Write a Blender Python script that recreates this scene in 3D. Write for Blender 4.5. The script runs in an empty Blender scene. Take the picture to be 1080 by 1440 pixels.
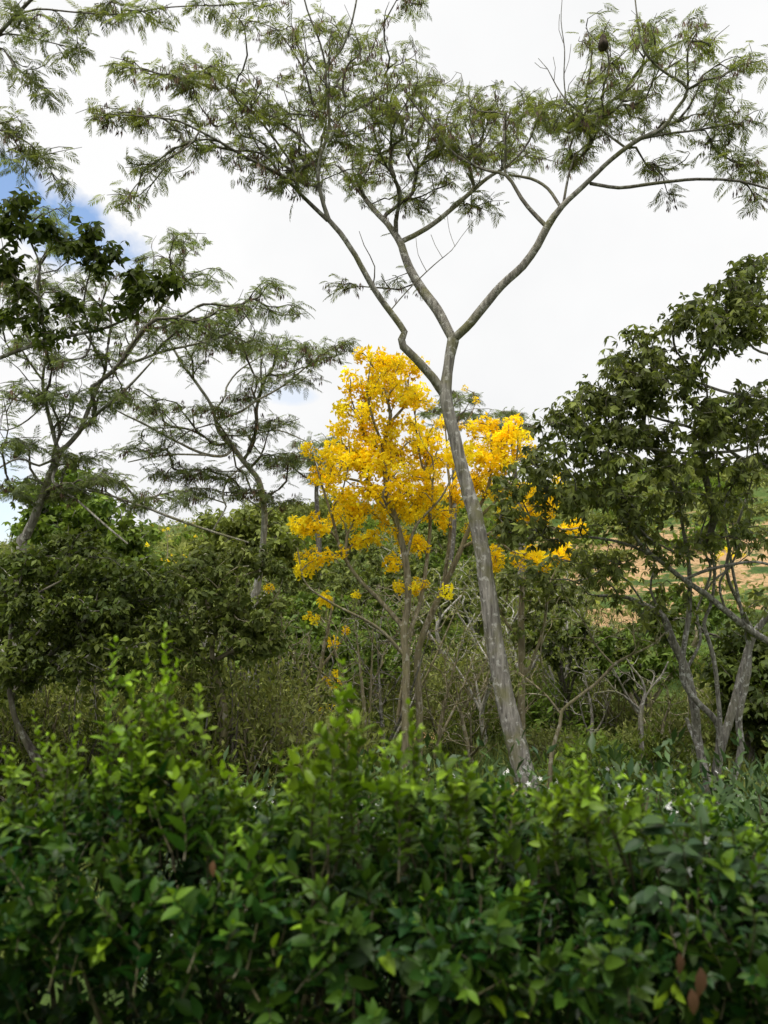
import bpy, math
import numpy as np

# ------------------------------------------------------------------ basics
SC = bpy.context.scene
COL = SC.collection
FPX = 1198.0                      # focal length in photograph pixels (1080 x 1440)
PITCH = math.radians(7.6)
EYE = np.array([0.0, 0.0, 1.75])
CT, ST = math.cos(PITCH), math.sin(PITCH)


def at(px, py, Y):
    """point of the place seen at photograph pixel (px, py), Y metres ahead"""
    px, py, Y = np.broadcast_arrays(np.asarray(px, float), np.asarray(py, float), np.asarray(Y, float))
    x = (px - 540) / FPX
    y = -(py - 720) / FPX
    dy = CT - y * ST
    dz = ST + y * CT
    t = Y / dy
    return np.stack([x * t, Y, EYE[2] + dz * t], -1)


def smooth(a, b, x):
    t = np.clip((x - a) / (b - a), 0, 1)
    return t * t * (3 - 2 * t)


def wav(x, y, s=0.0):
    return (np.sin(x * 0.31 + s) * np.cos(y * 0.27 - s * 1.7) + 0.5 * np.sin(x * 0.73 - y * 0.61 + s * 2.3)
            + 0.3 * np.sin(x * 1.7 + y * 1.3 + s))


def ground_z(x, y):
    x = np.asarray(x, float)
    y = np.asarray(y, float)
    near = -1.0 * smooth(3.9, 8.0, y)
    ax = x / np.maximum(y, 25.0)
    px = np.clip(540 + ax * FPX, -1500, 2600)
    ridge_py = np.interp(px, [-1500, 0, 150, 300, 420, 600, 800, 1080, 2600], [800, 768, 750, 730, 716, 706, 680, 650, 600])
    zr = 1.75 + 112.0 * (880 - ridge_py) / FPX
    up = np.clip((y - 24.0) / (112.0 - 24.0), 0, 1)
    hill = (zr + 1.0) * (up * 0.85 + 0.15 * up * up)
    back = np.clip(y - 112.0, 0, None)
    hill = hill - 18.0 * smooth(0, 260, back)
    z = near + hill
    z = z + 0.10 * wav(x, y) * smooth(6, 14, y) + 0.5 * wav(x * 0.25, y * 0.25, 2.0) * smooth(25, 60, y) * (1 - smooth(90, 108, y))
    return z


# ------------------------------------------------------------------ materials
def nt(m):
    m.use_nodes = True
    t = m.node_tree
    t.nodes.clear()
    return t


def N(t, kind, **kw):
    n = t.nodes.new(kind)
    for k, v in kw.items():
        if k.startswith('i_'):
            key = k[2:]
            n.inputs[int(key) if key.isdigit() else key.replace('_', ' ')].default_value = v
        else:
            setattr(n, k, v)
    return n


def L(t, a, b):
    t.links.new(a, b)


def ramp(t, fac, stops):
    r = N(t, 'ShaderNodeValToRGB')
    el = r.color_ramp.elements
    while len(el) < len(stops):
        el.new(0.5)
    for e, (p, c) in zip(el, stops):
        e.position = p
        e.color = (*c, 1)
    L(t, fac, r.inputs[0])
    return r


def mixc(t, fac, a, b, mode='MIX'):
    m = N(t, 'ShaderNodeMix', data_type='RGBA', blend_type=mode)
    for sock, v in ((m.inputs[0], fac), (m.inputs[6], a), (m.inputs[7], b)):
        if hasattr(v, 'is_linked'):
            L(t, v, sock)
        elif isinstance(v, (int, float)):
            sock.default_value = v
        else:
            sock.default_value = (*v, 1)
    return m.outputs[2]


def leaf_mat(name, old, young, rough=0.5, trans=0.35, spec=0.35, nscale=1.3, var=0.35, tcol=None):
    """leaf blades: per-leaf age tint, per-island and clump variation, some light passing through"""
    m = bpy.data.materials.new(name)
    t = nt(m)
    at_ = N(t, 'ShaderNodeAttribute', attribute_name='tint')
    geo = N(t, 'ShaderNodeNewGeometry')
    tc = N(t, 'ShaderNodeTexCoord')
    no = N(t, 'ShaderNodeTexNoise', i_Scale=nscale, i_Detail=2.0)
    L(t, tc.outputs['Object'], no.inputs['Vector'])
    base = mixc(t, at_.outputs['Fac'], old, young)
    # brightness variation
    mr = N(t, 'ShaderNodeMapRange', i_3=1 - var, i_4=1 + var)
    L(t, geo.outputs['Random Per Island'], mr.inputs[0])
    mr2 = N(t, 'ShaderNodeMapRange', i_1=0.3, i_2=0.7, i_3=0.72, i_4=1.28)
    L(t, no.outputs['Fac'], mr2.inputs[0])
    mu = N(t, 'ShaderNodeMath', operation='MULTIPLY')
    L(t, mr.outputs[0], mu.inputs[0])
    L(t, mr2.outputs[0], mu.inputs[1])
    hs = N(t, 'ShaderNodeHueSaturation', i_Fac=1.0)
    L(t, base, hs.inputs['Color'])
    L(t, mu.outputs[0], hs.inputs['Value'])
    mh = N(t, 'ShaderNodeMapRange', i_3=0.485, i_4=0.515)
    L(t, no.outputs['Fac'], mh.inputs[0])
    L(t, mh.outputs[0], hs.inputs['Hue'])
    p = N(t, 'ShaderNodeBsdfPrincipled', i_Roughness=rough)
    p.inputs['Specular IOR Level'].default_value = spec
    L(t, hs.outputs[0], p.inputs['Base Color'])
    tr = N(t, 'ShaderNodeBsdfTranslucent')
    tcx = mixc(t, 1.0, hs.outputs[0], tcol or (1.25, 1.3, 0.7), 'MULTIPLY')
    L(t, tcx, tr.inputs['Color'])
    mx = N(t, 'ShaderNodeMixShader', i_0=trans)
    L(t, p.outputs[0], mx.inputs[1])
    L(t, tr.outputs[0], mx.inputs[2])
    o = N(t, 'ShaderNodeOutputMaterial')
    L(t, mx.outputs[0], o.inputs[0])
    return m


def bark_mat(name, c1, c2, moss, lichen, scale=6.0, moss_amt=0.5, bump=0.6, lscale=11.0):
    m = bpy.data.materials.new(name)
    t = nt(m)
    tc = N(t, 'ShaderNodeTexCoord')
    mp = N(t, 'ShaderNodeMapping')
    mp.inputs['Scale'].default_value = (scale * 3.2, scale * 3.2, scale * 0.45)
    L(t, tc.outputs['Object'], mp.inputs[0])
    n1 = N(t, 'ShaderNodeTexNoise', i_Scale=1.0, i_Detail=6.0, i_Roughness=0.65)
    L(t, mp.outputs[0], n1.inputs['Vector'])
    n2 = N(t, 'ShaderNodeTexNoise', i_Scale=1.7, i_Detail=4.0, i_Roughness=0.6)
    L(t, tc.outputs['Object'], n2.inputs['Vector'])
    n3 = N(t, 'ShaderNodeTexNoise', i_Scale=lscale, i_Detail=3.0, i_Roughness=0.6)
    L(t, tc.outputs['Object'], n3.inputs['Vector'])
    base = ramp(t, n1.outputs['Fac'], [(0.35, c1), (0.63, c2)])
    mm = N(t, 'ShaderNodeMapRange', i_1=0.50, i_2=0.62, i_4=moss_amt)
    L(t, n2.outputs['Fac'], mm.inputs[0])
    c = mixc(t, mm.outputs[0], base.outputs[0], moss)
    ml = N(t, 'ShaderNodeMapRange', i_1=0.56, i_2=0.64, i_4=0.7)
    L(t, n3.outputs['Fac'], ml.inputs[0])
    c = mixc(t, ml.outputs[0], c, lichen)
    b = N(t, 'ShaderNodeBump', i_Strength=bump, i_Distance=0.03)
    L(t, n1.outputs['Fac'], b.inputs['Height'])
    p = N(t, 'ShaderNodeBsdfPrincipled', i_Roughness=0.9)
    p.inputs['Specular IOR Level'].default_value = 0.15
    L(t, c, p.inputs['Base Color'])
    L(t, b.outputs[0], p.inputs['Normal'])
    o = N(t, 'ShaderNodeOutputMaterial')
    L(t, p.outputs[0], o.inputs[0])
    return m


def ground_mat():
    m = bpy.data.materials.new('meadow_ground')
    t = nt(m)
    tc = N(t, 'ShaderNodeTexCoord')
    n1 = N(t, 'ShaderNodeTexNoise', i_Scale=0.35, i_Detail=8.0, i_Roughness=0.65)
    n2 = N(t, 'ShaderNodeTexNoise', i_Scale=4.0, i_Detail=6.0, i_Roughness=0.7)
    n3 = N(t, 'ShaderNodeTexNoise', i_Scale=0.08, i_Detail=5.0, i_Roughness=0.6)
    for n in (n1, n2, n3):
        L(t, tc.outputs['Object'], n.inputs['Vector'])
    g = ramp(t, n1.outputs['Fac'], [(0.3, (0.03, 0.058, 0.013)), (0.5, (0.06, 0.095, 0.02)), (0.7, (0.13, 0.14, 0.045))])
    d = ramp(t, n2.outputs['Fac'], [(0.3, (0.45, 0.45, 0.45)), (0.7, (1.3, 1.3, 1.3))])
    c = mixc(t, 1.0, g.outputs[0], d.outputs[0], 'MULTIPLY')
    so = N(t, 'ShaderNodeAttribute', attribute_name='soil')
    ma = N(t, 'ShaderNodeMath', operation='ADD')
    ms = N(t, 'ShaderNodeMapRange', i_1=0.3, i_2=0.7, i_3=-0.8, i_4=0.8)
    L(t, n1.outputs['Fac'], ms.inputs[0])
    L(t, so.outputs['Fac'], ma.inputs[0])
    L(t, ms.outputs[0], ma.inputs[1])
    mr = N(t, 'ShaderNodeMapRange', i_1=0.45, i_2=0.62)
    L(t, ma.outputs[0], mr.inputs[0])
    soil = ramp(t, n2.outputs['Fac'], [(0.32, (0.15, 0.095, 0.045)), (0.5, (0.30, 0.19, 0.095)), (0.68, (0.42, 0.29, 0.16))])
    c = mixc(t, mr.outputs[0], c, soil.outputs[0])
    b = N(t, 'ShaderNodeBump', i_Strength=0.6, i_Distance=0.15)
    L(t, n2.outputs['Fac'], b.inputs['Height'])
    p = N(t, 'ShaderNodeBsdfPrincipled', i_Roughness=0.95)
    p.inputs['Specular IOR Level'].default_value = 0.1
    L(t, c, p.inputs['Base Color'])
    L(t, b.outputs[0], p.inputs['Normal'])
    o = N(t, 'ShaderNodeOutputMaterial')
    L(t, p.outputs[0], o.inputs[0])
    return m


M = {}
M['feather'] = leaf_mat('feathery_leaf', (0.092, 0.112, 0.048), (0.195, 0.215, 0.040), 0.6, 0.52, 0.12, 0.9, 0.35)
M['feather_far'] = leaf_mat('feathery_leaf_far', (0.092, 0.115, 0.056), (0.16, 0.19, 0.052), 0.6, 0.52, 0.12, 0.9, 0.3)
M['dark_leaf'] = leaf_mat('dark_broad_leaf', (0.040, 0.058, 0.013), (0.135, 0.165, 0.024), 0.5, 0.34, 0.14, 1.1, 0.5)
M['drooping_leaf'] = leaf_mat('drooping_leaflet', (0.070, 0.088, 0.026), (0.20, 0.225, 0.045), 0.5, 0.42, 0.2, 1.1, 0.5)
M['olive_leaf'] = leaf_mat('olive_leaf', (0.062, 0.082, 0.020), (0.175, 0.200, 0.040), 0.55, 0.34, 0.14, 1.1, 0.4)
M['green_leaf'] = leaf_mat('fresh_green_leaf', (0.060, 0.102, 0.018), (0.16, 0.22, 0.030), 0.55, 0.36, 0.14, 0.9, 0.4)
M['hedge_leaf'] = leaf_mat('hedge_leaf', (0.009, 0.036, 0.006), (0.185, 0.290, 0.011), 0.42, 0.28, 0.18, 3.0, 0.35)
M['coffee_leaf'] = leaf_mat('glossy_dark_leaf', (0.014, 0.036, 0.012), (0.05, 0.085, 0.018), 0.45, 0.15, 0.2, 2.0, 0.3)
M['scrub_leaf'] = leaf_mat('scrub_leaf', (0.100, 0.120, 0.038), (0.24, 0.255, 0.070), 0.6, 0.38, 0.12, 0.7, 0.4)
M['dry_leaf'] = leaf_mat('withered_leaf', (0.075, 0.036, 0.018), (0.13, 0.07, 0.035), 0.8, 0.2, 0.2, 3.0, 0.3)
M['pod'] = leaf_mat('brown_seed_pod', (0.055, 0.032, 0.018), (0.12, 0.07, 0.035), 0.6, 0.15, 0.3, 2.0, 0.4, (1.2, 1.0, 0.8))
M['yellow'] = leaf_mat('yellow_petal', (0.94, 0.67, 0.010), (0.98, 0.86, 0.030), 0.6, 0.55, 0.1, 2.0, 0.16, (1.0, 0.95, 0.8))
M['white'] = leaf_mat('white_petal', (0.72, 0.71, 0.66), (0.85, 0.84, 0.80), 0.6, 0.3, 0.2, 2.0, 0.1, (1, 1, 1))
M['grass'] = leaf_mat('grass_blade', (0.075, 0.100, 0.028), (0.19, 0.21, 0.065), 0.6, 0.35, 0.1, 0.4, 0.4)
M['bark'] = bark_mat('grey_lichen_bark', (0.085, 0.077, 0.064), (0.29, 0.27, 0.23), (0.15, 0.145, 0.06), (0.44, 0.43, 0.38), 6.0, 0.7, 1.3)
M['bark_lichen'] = bark_mat('spotted_lichen_bark', (0.07, 0.064, 0.054), (0.26, 0.245, 0.21), (0.15, 0.145, 0.08), (0.48, 0.48, 0.44), 9.0, 0.4, 1.0, 14.0)
M['bark_limb_shade'] = bark_mat('shadowy_limb_bark', (0.05, 0.044, 0.036), (0.15, 0.135, 0.11), (0.11, 0.11, 0.05), (0.3, 0.3, 0.26), 6.0, 0.5, 1.0)  # darker copy of the bark: silhouette shade of the upper limbs in its colour
M['bark_dark'] = bark_mat('dark_twig_bark', (0.045, 0.038, 0.03), (0.14, 0.125, 0.10), (0.11, 0.11, 0.05), (0.3, 0.3, 0.26), 6.0, 0.4)
M['bark_pale'] = bark_mat('pale_grey_bark', (0.17, 0.16, 0.135), (0.40, 0.38, 0.33), (0.22, 0.21, 0.12), (0.55, 0.54, 0.49), 7.0, 0.4)
M['bark_olive'] = bark_mat('olive_brown_bark', (0.10, 0.085, 0.05), (0.26, 0.225, 0.14), (0.20, 0.19, 0.07), (0.38, 0.36, 0.28), 6.0, 0.5)
M['stem'] = bark_mat('hedge_stem_bark', (0.03, 0.028, 0.014), (0.08, 0.07, 0.035), (0.06, 0.075, 0.02), (0.13, 0.12, 0.08), 20.0, 0.3)
M['nest'] = bark_mat('nest_earth', (0.02, 0.015, 0.01), (0.07, 0.05, 0.035), (0.05, 0.04, 0.03), (0.1, 0.08, 0.06), 9.0, 0.3)

# ------------------------------------------------------------------ meshes (quads only, numpy)


class Buf:
    def __init__(self):
        self.V, self.F, self.T, self.n = [], [], [], 0

    def add(self, V, F, T=None):
        self.V.append(V)
        self.F.append(F + self.n)
        self.T.append(np.zeros(len(V)) if T is None else T)
        self.n += len(V)

    def mesh(self, name, origin=(0, 0, 0), smooth_=False):
        V = np.concatenate(self.V).astype(np.float32) - np.asarray(origin, np.float32)
        F = np.concatenate(self.F).astype(np.int32)
        T = np.concatenate(self.T).astype(np.float32)
        me = bpy.data.meshes.new(name)
        me.vertices.add(len(V))
        me.vertices.foreach_set('co', V.ravel())
        me.loops.add(F.size)
        me.loops.foreach_set('vertex_index', F.ravel())
        me.polygons.add(len(F))
        me.polygons.foreach_set('loop_start', np.arange(0, F.size, 4, dtype=np.int32))
        me.update(calc_edges=True)
        a = me.attributes.new('tint', 'FLOAT', 'POINT')
        a.data.foreach_set('value', T)
        if smooth_:
            me.polygons.foreach_set('use_smooth', np.ones(len(F), bool))
        return me


def link(name, me, mat, parent=None, loc=None):
    if not me.materials:
        me.materials.append(mat)
    o = bpy.data.objects.new(name, me)
    COL.objects.link(o)
    if parent is not None:
        o.parent = parent
    if loc is not None:
        o.location = loc
    return o


def thing(name, label, cat, loc, group=None):
    o = bpy.data.objects.new(name, None)
    COL.objects.link(o)
    o.location = tuple(float(v) for v in loc)
    o.empty_display_size = 0.3
    o['label'] = label
    o['category'] = cat
    if group:
        o['group'] = group
    return o


def unit(v):
    return v / np.maximum(np.linalg.norm(v, axis=-1, keepdims=True), 1e-9)


def place(buf, tpl, pos, d, nrm, scale, tint):
    """copies of a leaf template: axis d, face normal nrm, length scale"""
    tv, tf = tpl
    X = unit(d)
    Z = unit(nrm - X * np.sum(nrm * X, -1, keepdims=True))
    Yv = np.cross(Z, X)
    s = np.asarray(scale, float)
    if s.ndim == 0:
        s = np.full(len(pos), float(s))
    V = (pos[:, None, :] + s[:, None, None] * (tv[None, :, 0:1] * X[:, None] + tv[None, :, 1:2] * Yv[:, None] + tv[None, :, 2:3] * Z[:, None]))
    n, k = len(pos), len(tv)
    F = (tf[None] + (np.arange(n) * k)[:, None, None]).reshape(-1, 4)
    buf.add(V.reshape(-1, 3), F, np.repeat(np.asarray(tint, float), k))


def blade(k=3, w=0.42, curl=0.18, fold=0.12):
    """one pointed leaf with a folded midrib, along +X"""
    V, F = [], []
    for i in range(k + 1):
        u = i / k
        ww = w * 0.5 * math.sin(math.pi * min(1, u ** 0.8)) ** 0.8 if 0 < i < k else 0.012
        z = -curl * u * u
        V += [(u, -ww, z + fold * ww * 2), (u, 0, z), (u, ww, z + fold * ww * 2)]
    for i in range(k):
        a = i * 3
        F += [(a, a + 3, a + 4, a + 1), (a + 1, a + 4, a + 5, a + 2)]
    return np.array(V, float), np.array(F)


def diamond(w=0.45, curl=0.15):
    return np.array([(0, 0, 0), (0.45, -w / 2, 0.03), (1, 0, -curl), (0.45, w / 2, 0.03)], float), np.array([(0, 1, 2, 3)])


def join(parts):
    V, F, n = [], [], 0
    for v, f in parts:
        V.append(v)
        F.append(f + n)
        n += len(v)
    return np.concatenate(V), np.concatenate(F)


def moved(tpl, p, d, nrm, s):
    b = Buf()
    place(b, tpl, np.array([p], float), np.array([d], float), np.array([nrm], float), np.array([s], float), np.zeros(1))
    return b.V[0], b.F[0]


def bipinnate(pairs=8, seed=0):
    r = np.random.default_rng(seed)
    parts = []
    rw = 0.008
    V = []
    for i in range(4):
        u = i / 3
        V += [(u, -rw, -0.28 * u * u), (u, rw, -0.28 * u * u)]
    parts.append((np.array(V, float), np.array([(0, 2, 3, 1), (2, 4, 5, 3), (4, 6, 7, 5)])))
    dm = diamond(0.17, 0.10)
    for i in range(pairs):
        u = 0.16 + 0.84 * i / (pairs - 1)
        ln = 0.37 * (0.55 + 0.45 * math.sin(math.pi * (0.15 + 0.8 * u))) * r.uniform(0.85, 1.1)
        for s in (-1, 1):
            ang = math.radians(62 - 28 * u + r.uniform(-8, 8))
            droop = -0.25 - r.uniform(0, 0.35)
            parts.append(moved(dm, (u, 0, -0.28 * u * u), (math.cos(ang), s * math.sin(ang), droop), (0, 0, 1), ln))
    return join(parts)


def compound(n=5, seed=0, w=0.36, droop=0.55, k=2):
    """hand-shaped leaf: n drooping leaflets from one stalk end"""
    r = np.random.default_rng(seed)
    parts = []
    b = blade(k, w, 0.25, 0.1)
    for i in range(n):
        a = math.radians(-100 + 200 * i / max(1, n - 1) + r.uniform(-10, 10))
        parts.append(moved(b, (0.15, 0, 0), (math.cos(a), math.sin(a), -droop - r.uniform(0, .4)), (0, 0, 1), 0.85 * r.uniform(.8, 1.1)))
    return join(parts)


def pompom(n=34, seed=0):
    """ball of trumpet flowers: crinkled petals round the centre"""
    r = np.random.default_rng(seed)
    parts = []
    pet = blade(2, 0.7, 0.45, 0.3)
    for i in range(n):
        v = unit(r.normal(size=3) + np.array([0, 0, 0.25]))
        p = v * r.uniform(0.22, 0.5) * np.array([1, 1, .8])
        for q in range(2):
            d = unit(v * 0.5 + r.normal(size=3) * 0.7)
            parts.append(moved(pet, p, d, unit(v + r.normal(size=3) * .6), r.uniform(.16, .32)))
    return join(parts)


def pods(n=6, seed=0):
    r = np.random.default_rng(seed)
    parts = []
    for i in range(n):
        p = (r.uniform(-.25, .25), r.uniform(-.25, .25), r.uniform(-.1, .1))
        parts.append(moved(diamond(0.17, .05), p, (r.normal() * .25, r.normal() * .25, -1), (r.normal(), r.normal(), .1), r.uniform(.6, 1)))
    return join(parts)


def star(seed=0):
    r = np.random.default_rng(seed)
    return join([moved(diamond(0.4, .2), (0, 0, 0), (math.cos(a), math.sin(a), .3), (0, 0, 1), 1.0) for a in np.arange(5) * 2 * math.pi / 5])


BIP = [bipinnate(10, 1), bipinnate(9, 2), bipinnate(11, 3)]
BIPF = [bipinnate(7, 4), bipinnate(8, 5)]
PALM = [compound(5, 1), compound(4, 2), compound(6, 3)]
TRI = [compound(3, 4, .55, .25), compound(3, 5, .6, .4), compound(4, 6, .5, .3)]
POM = [pompom(26, i) for i in range(4)]
PODS = [pods(6, i) for i in range(3)]
BLADE3 = [blade(4, .50, .2, .14), blade(4, .42, .35, .1), blade(4, .56, .12, .22), blade(4, .5, -.15, .25)]
BLADE2 = [blade(2, .42, .25, .12), blade(2, .36, .15, .12)]
DIA = [diamond(.5, .2), diamond(.4, .1)]
STAR = [star()]


def scatter(buf, tpls, pos, d, nrm, scale, tint, rng):
    w = rng.integers(0, len(tpls), len(pos))
    for i, tp in enumerate(tpls):
        k = w == i
        if k.any():
            place(buf, tp, pos[k], d[k], nrm[k], scale[k], tint[k])


def tube(buf, P, R, k=5, rng=None, rough=0.0):
    P = np.asarray(P, float)
    R = np.asarray(R, float)
    n = len(P)
    T = np.gradient(P, axis=0) if n > 2 else np.repeat((P[1:] - P[:1]), n, 0)
    T = unit(T)
    mean = np.abs(T.mean(0))
    ref = np.zeros(3)
    ref[np.argmin(mean)] = 1
    U = unit(np.cross(T, ref))
    W = np.cross(T, U)
    a = np.arange(k) * 2 * math.pi / k
    RR = np.repeat(R[:, None], k, 1)
    if rough and rng is not None:
        ph = rng.uniform(0, 6.28, 4)
        s = np.cumsum(np.r_[0, np.linalg.norm(np.diff(P, axis=0), axis=1)])[:, None]
        RR = RR * (1 + rough * (np.sin(a[None] * 2 + ph[0] + s * .9) * .6 + np.sin(a[None] * 3 - s * 2.1 + ph[1]) * .5 + np.sin(s * 4.3 + ph[2]) * .35 + np.sin(a[None] * 5 + s * 7 + ph[3]) * .25))
    V = P[:, None] + RR[..., None] * (np.cos(a)[None, :, None] * U[:, None] + np.sin(a)[None, :, None] * W[:, None])
    i = np.arange(n - 1)[:, None] * k
    j = np.arange(k)[None]
    jn = (j + 1) % k
    F = np.stack([i + j, i + jn, i + k + jn, i + k + j], -1).reshape(-1, 4)
    buf.add(V.reshape(-1, 3), F)


def catmull(P, step):
    P = np.asarray(P, float)
    if len(P) < 3:
        n = max(2, int(np.linalg.norm(P[-1, :3] - P[0, :3]) / step) + 1)
        u = np.linspace(0, 1, n)[:, None]
        return P[0] * (1 - u) + P[-1] * u
    Q = np.vstack([2 * P[0] - P[1], P, 2 * P[-1] - P[-2]])
    out = []
    for i in range(1, len(Q) - 2):
        d = np.linalg.norm(Q[i + 1, :3] - Q[i, :3])
        n = max(1, int(d / step))
        u = (np.arange(n) / n)[:, None]
        p0, p1, p2, p3 = Q[i - 1], Q[i], Q[i + 1], Q[i + 2]
        out.append(0.5 * (2 * p1 + (p2 - p0) * u + (2 * p0 - 5 * p1 + 4 * p2 - p3) * u ** 2 + (3 * p1 - p0 - 3 * p2 + p3) * u ** 3))
    out.append(Q[-2][None])
    return np.vstack(out)


# ------------------------------------------------------------------ trees
def limb3(pts):
    """(px, py, Y, width px) -> (x, y, z, radius)"""
    a = np.array(pts, float)
    return np.c_[at(a[:, 0], a[:, 1], a[:, 2]), a[:, 3] * a[:, 2] / FPX / 2]


def pad_points(pads, rng):
    out = []
    for px, py, rx, ry, Y, rY, n in pads:
        v = rng.normal(size=(n, 3))
        v = unit(v) * rng.uniform(0, 1, (n, 1)) ** (1 / 2.4)
        out.append(at(px + rx * v[:, 0], py + ry * v[:, 1], Y + rY * v[:, 2]))
    return np.concatenate(out)


def grow(limbs, targets, rng, step=0.25, w=0.3, wob=0.05, sag=0.0):
    """join every foliage point to the traced limbs by the shortest, straightest way"""
    pos, plen, rad, dirs, par = [], [], [], [], []
    for li, Lm in enumerate(limbs):
        C = catmull(Lm, step * 0.7)
        p = C[:, :3]
        s = np.r_[0, np.cumsum(np.linalg.norm(np.diff(p, axis=0), axis=1))]
        base = 0
        if li:
            allp = np.concatenate(pos)
            base = np.concatenate(plen)[np.argmin(np.linalg.norm(allp - p[0], axis=1))]
        pos.append(p)
        plen.append(s + base)
        rad.append(C[:, 3])
        dirs.append(unit(np.gradient(p, axis=0)))
    pos = np.concatenate(pos)
    plen = np.concatenate(plen)
    rad = np.concatenate(rad)
    dirs = np.concatenate(dirs)
    nm = len(pos)
    cap = nm + len(targets) * 40
    P = np.zeros((cap, 3)); P[:nm] = pos
    PL = np.zeros(cap); PL[:nm] = plen
    D = np.zeros((cap, 3)); D[:nm] = dirs
    PR = np.full(cap, -1)
    n = nm
    left = np.ones(len(targets), bool)
    elig = np.ones(nm, bool)
    if len(limbs):
        elig = plen > 0.25 * plen.max() if plen.max() > 3 else elig
    E = np.where(elig)[0]

    def cost(t, idx):
        v = t[:, None] - P[idx][None]
        d = np.linalg.norm(v, axis=-1)
        c = np.sum(v * D[idx][None], -1) / np.maximum(d, 1e-6)
        return d * (1.25 - 0.35 * c) + w * PL[idx][None]
    bc = np.full(len(targets), 1e9)
    bi = np.zeros(len(targets), int)
    for q in range(0, len(E), 400):
        c = cost(targets, E[q:q + 400])
        k = c.argmin(1)
        v = c[np.arange(len(targets)), k]
        b = v < bc
        bc[b] = v[b]
        bi[b] = E[q:q + 400][k[b]]
    chains = []
    tips = np.zeros(len(targets), int)
    tipchain = [None] * len(targets)
    while left.any():
        cand = np.where(left)[0]
        j = cand[bc[cand].argmin()]
        left[j] = False
        b = bi[j]
        p0, p1 = P[b], targets[j]
        d = np.linalg.norm(p1 - p0)
        k = int(min(36, max(2, d / step)))
        u = (np.arange(1, k + 1) / k)[:, None]
        ctrl = p0 + D[b] * d * 0.4 + np.array([0, 0, sag * d])
        pts = (1 - u) ** 2 * p0 + 2 * u * (1 - u) * ctrl + u ** 2 * p1
        wb = rng.normal(size=(k, 3)) * wob * min(1, d) * np.sin(math.pi * u) * (0.5 + 0.5 * (k > 2))
        pts = pts + wb
        ids = np.arange(n, n + k)
        P[ids] = pts
        allp = np.vstack([p0[None], pts])
        PL[ids] = PL[b] + np.cumsum(np.linalg.norm(np.diff(allp, axis=0), axis=1))
        D[ids] = unit(np.diff(allp, axis=0))
        PR[ids[0]] = b
        PR[ids[1:]] = ids[:-1]
        n += k
        chains.append(np.r_[b, ids])
        tips[j] = ids[-1]
        tipchain[j] = chains[-1]
        cand = np.where(left)[0]
        if len(cand):
            c = cost(targets[cand], ids)
            kk = c.argmin(1)
            v = c[np.arange(len(cand)), kk]
            better = v < bc[cand]
            bc[cand[better]] = v[better]
            bi[cand[better]] = ids[kk[better]]
    cnt = np.zeros(n)
    cnt[tips] += 1
    for i in range(n - 1, nm - 1, -1):
        if PR[i] >= nm:
            cnt[PR[i]] += cnt[i]
    return P[:n], D[:n], chains, cnt, tips, tipchain, nm, rad


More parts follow.
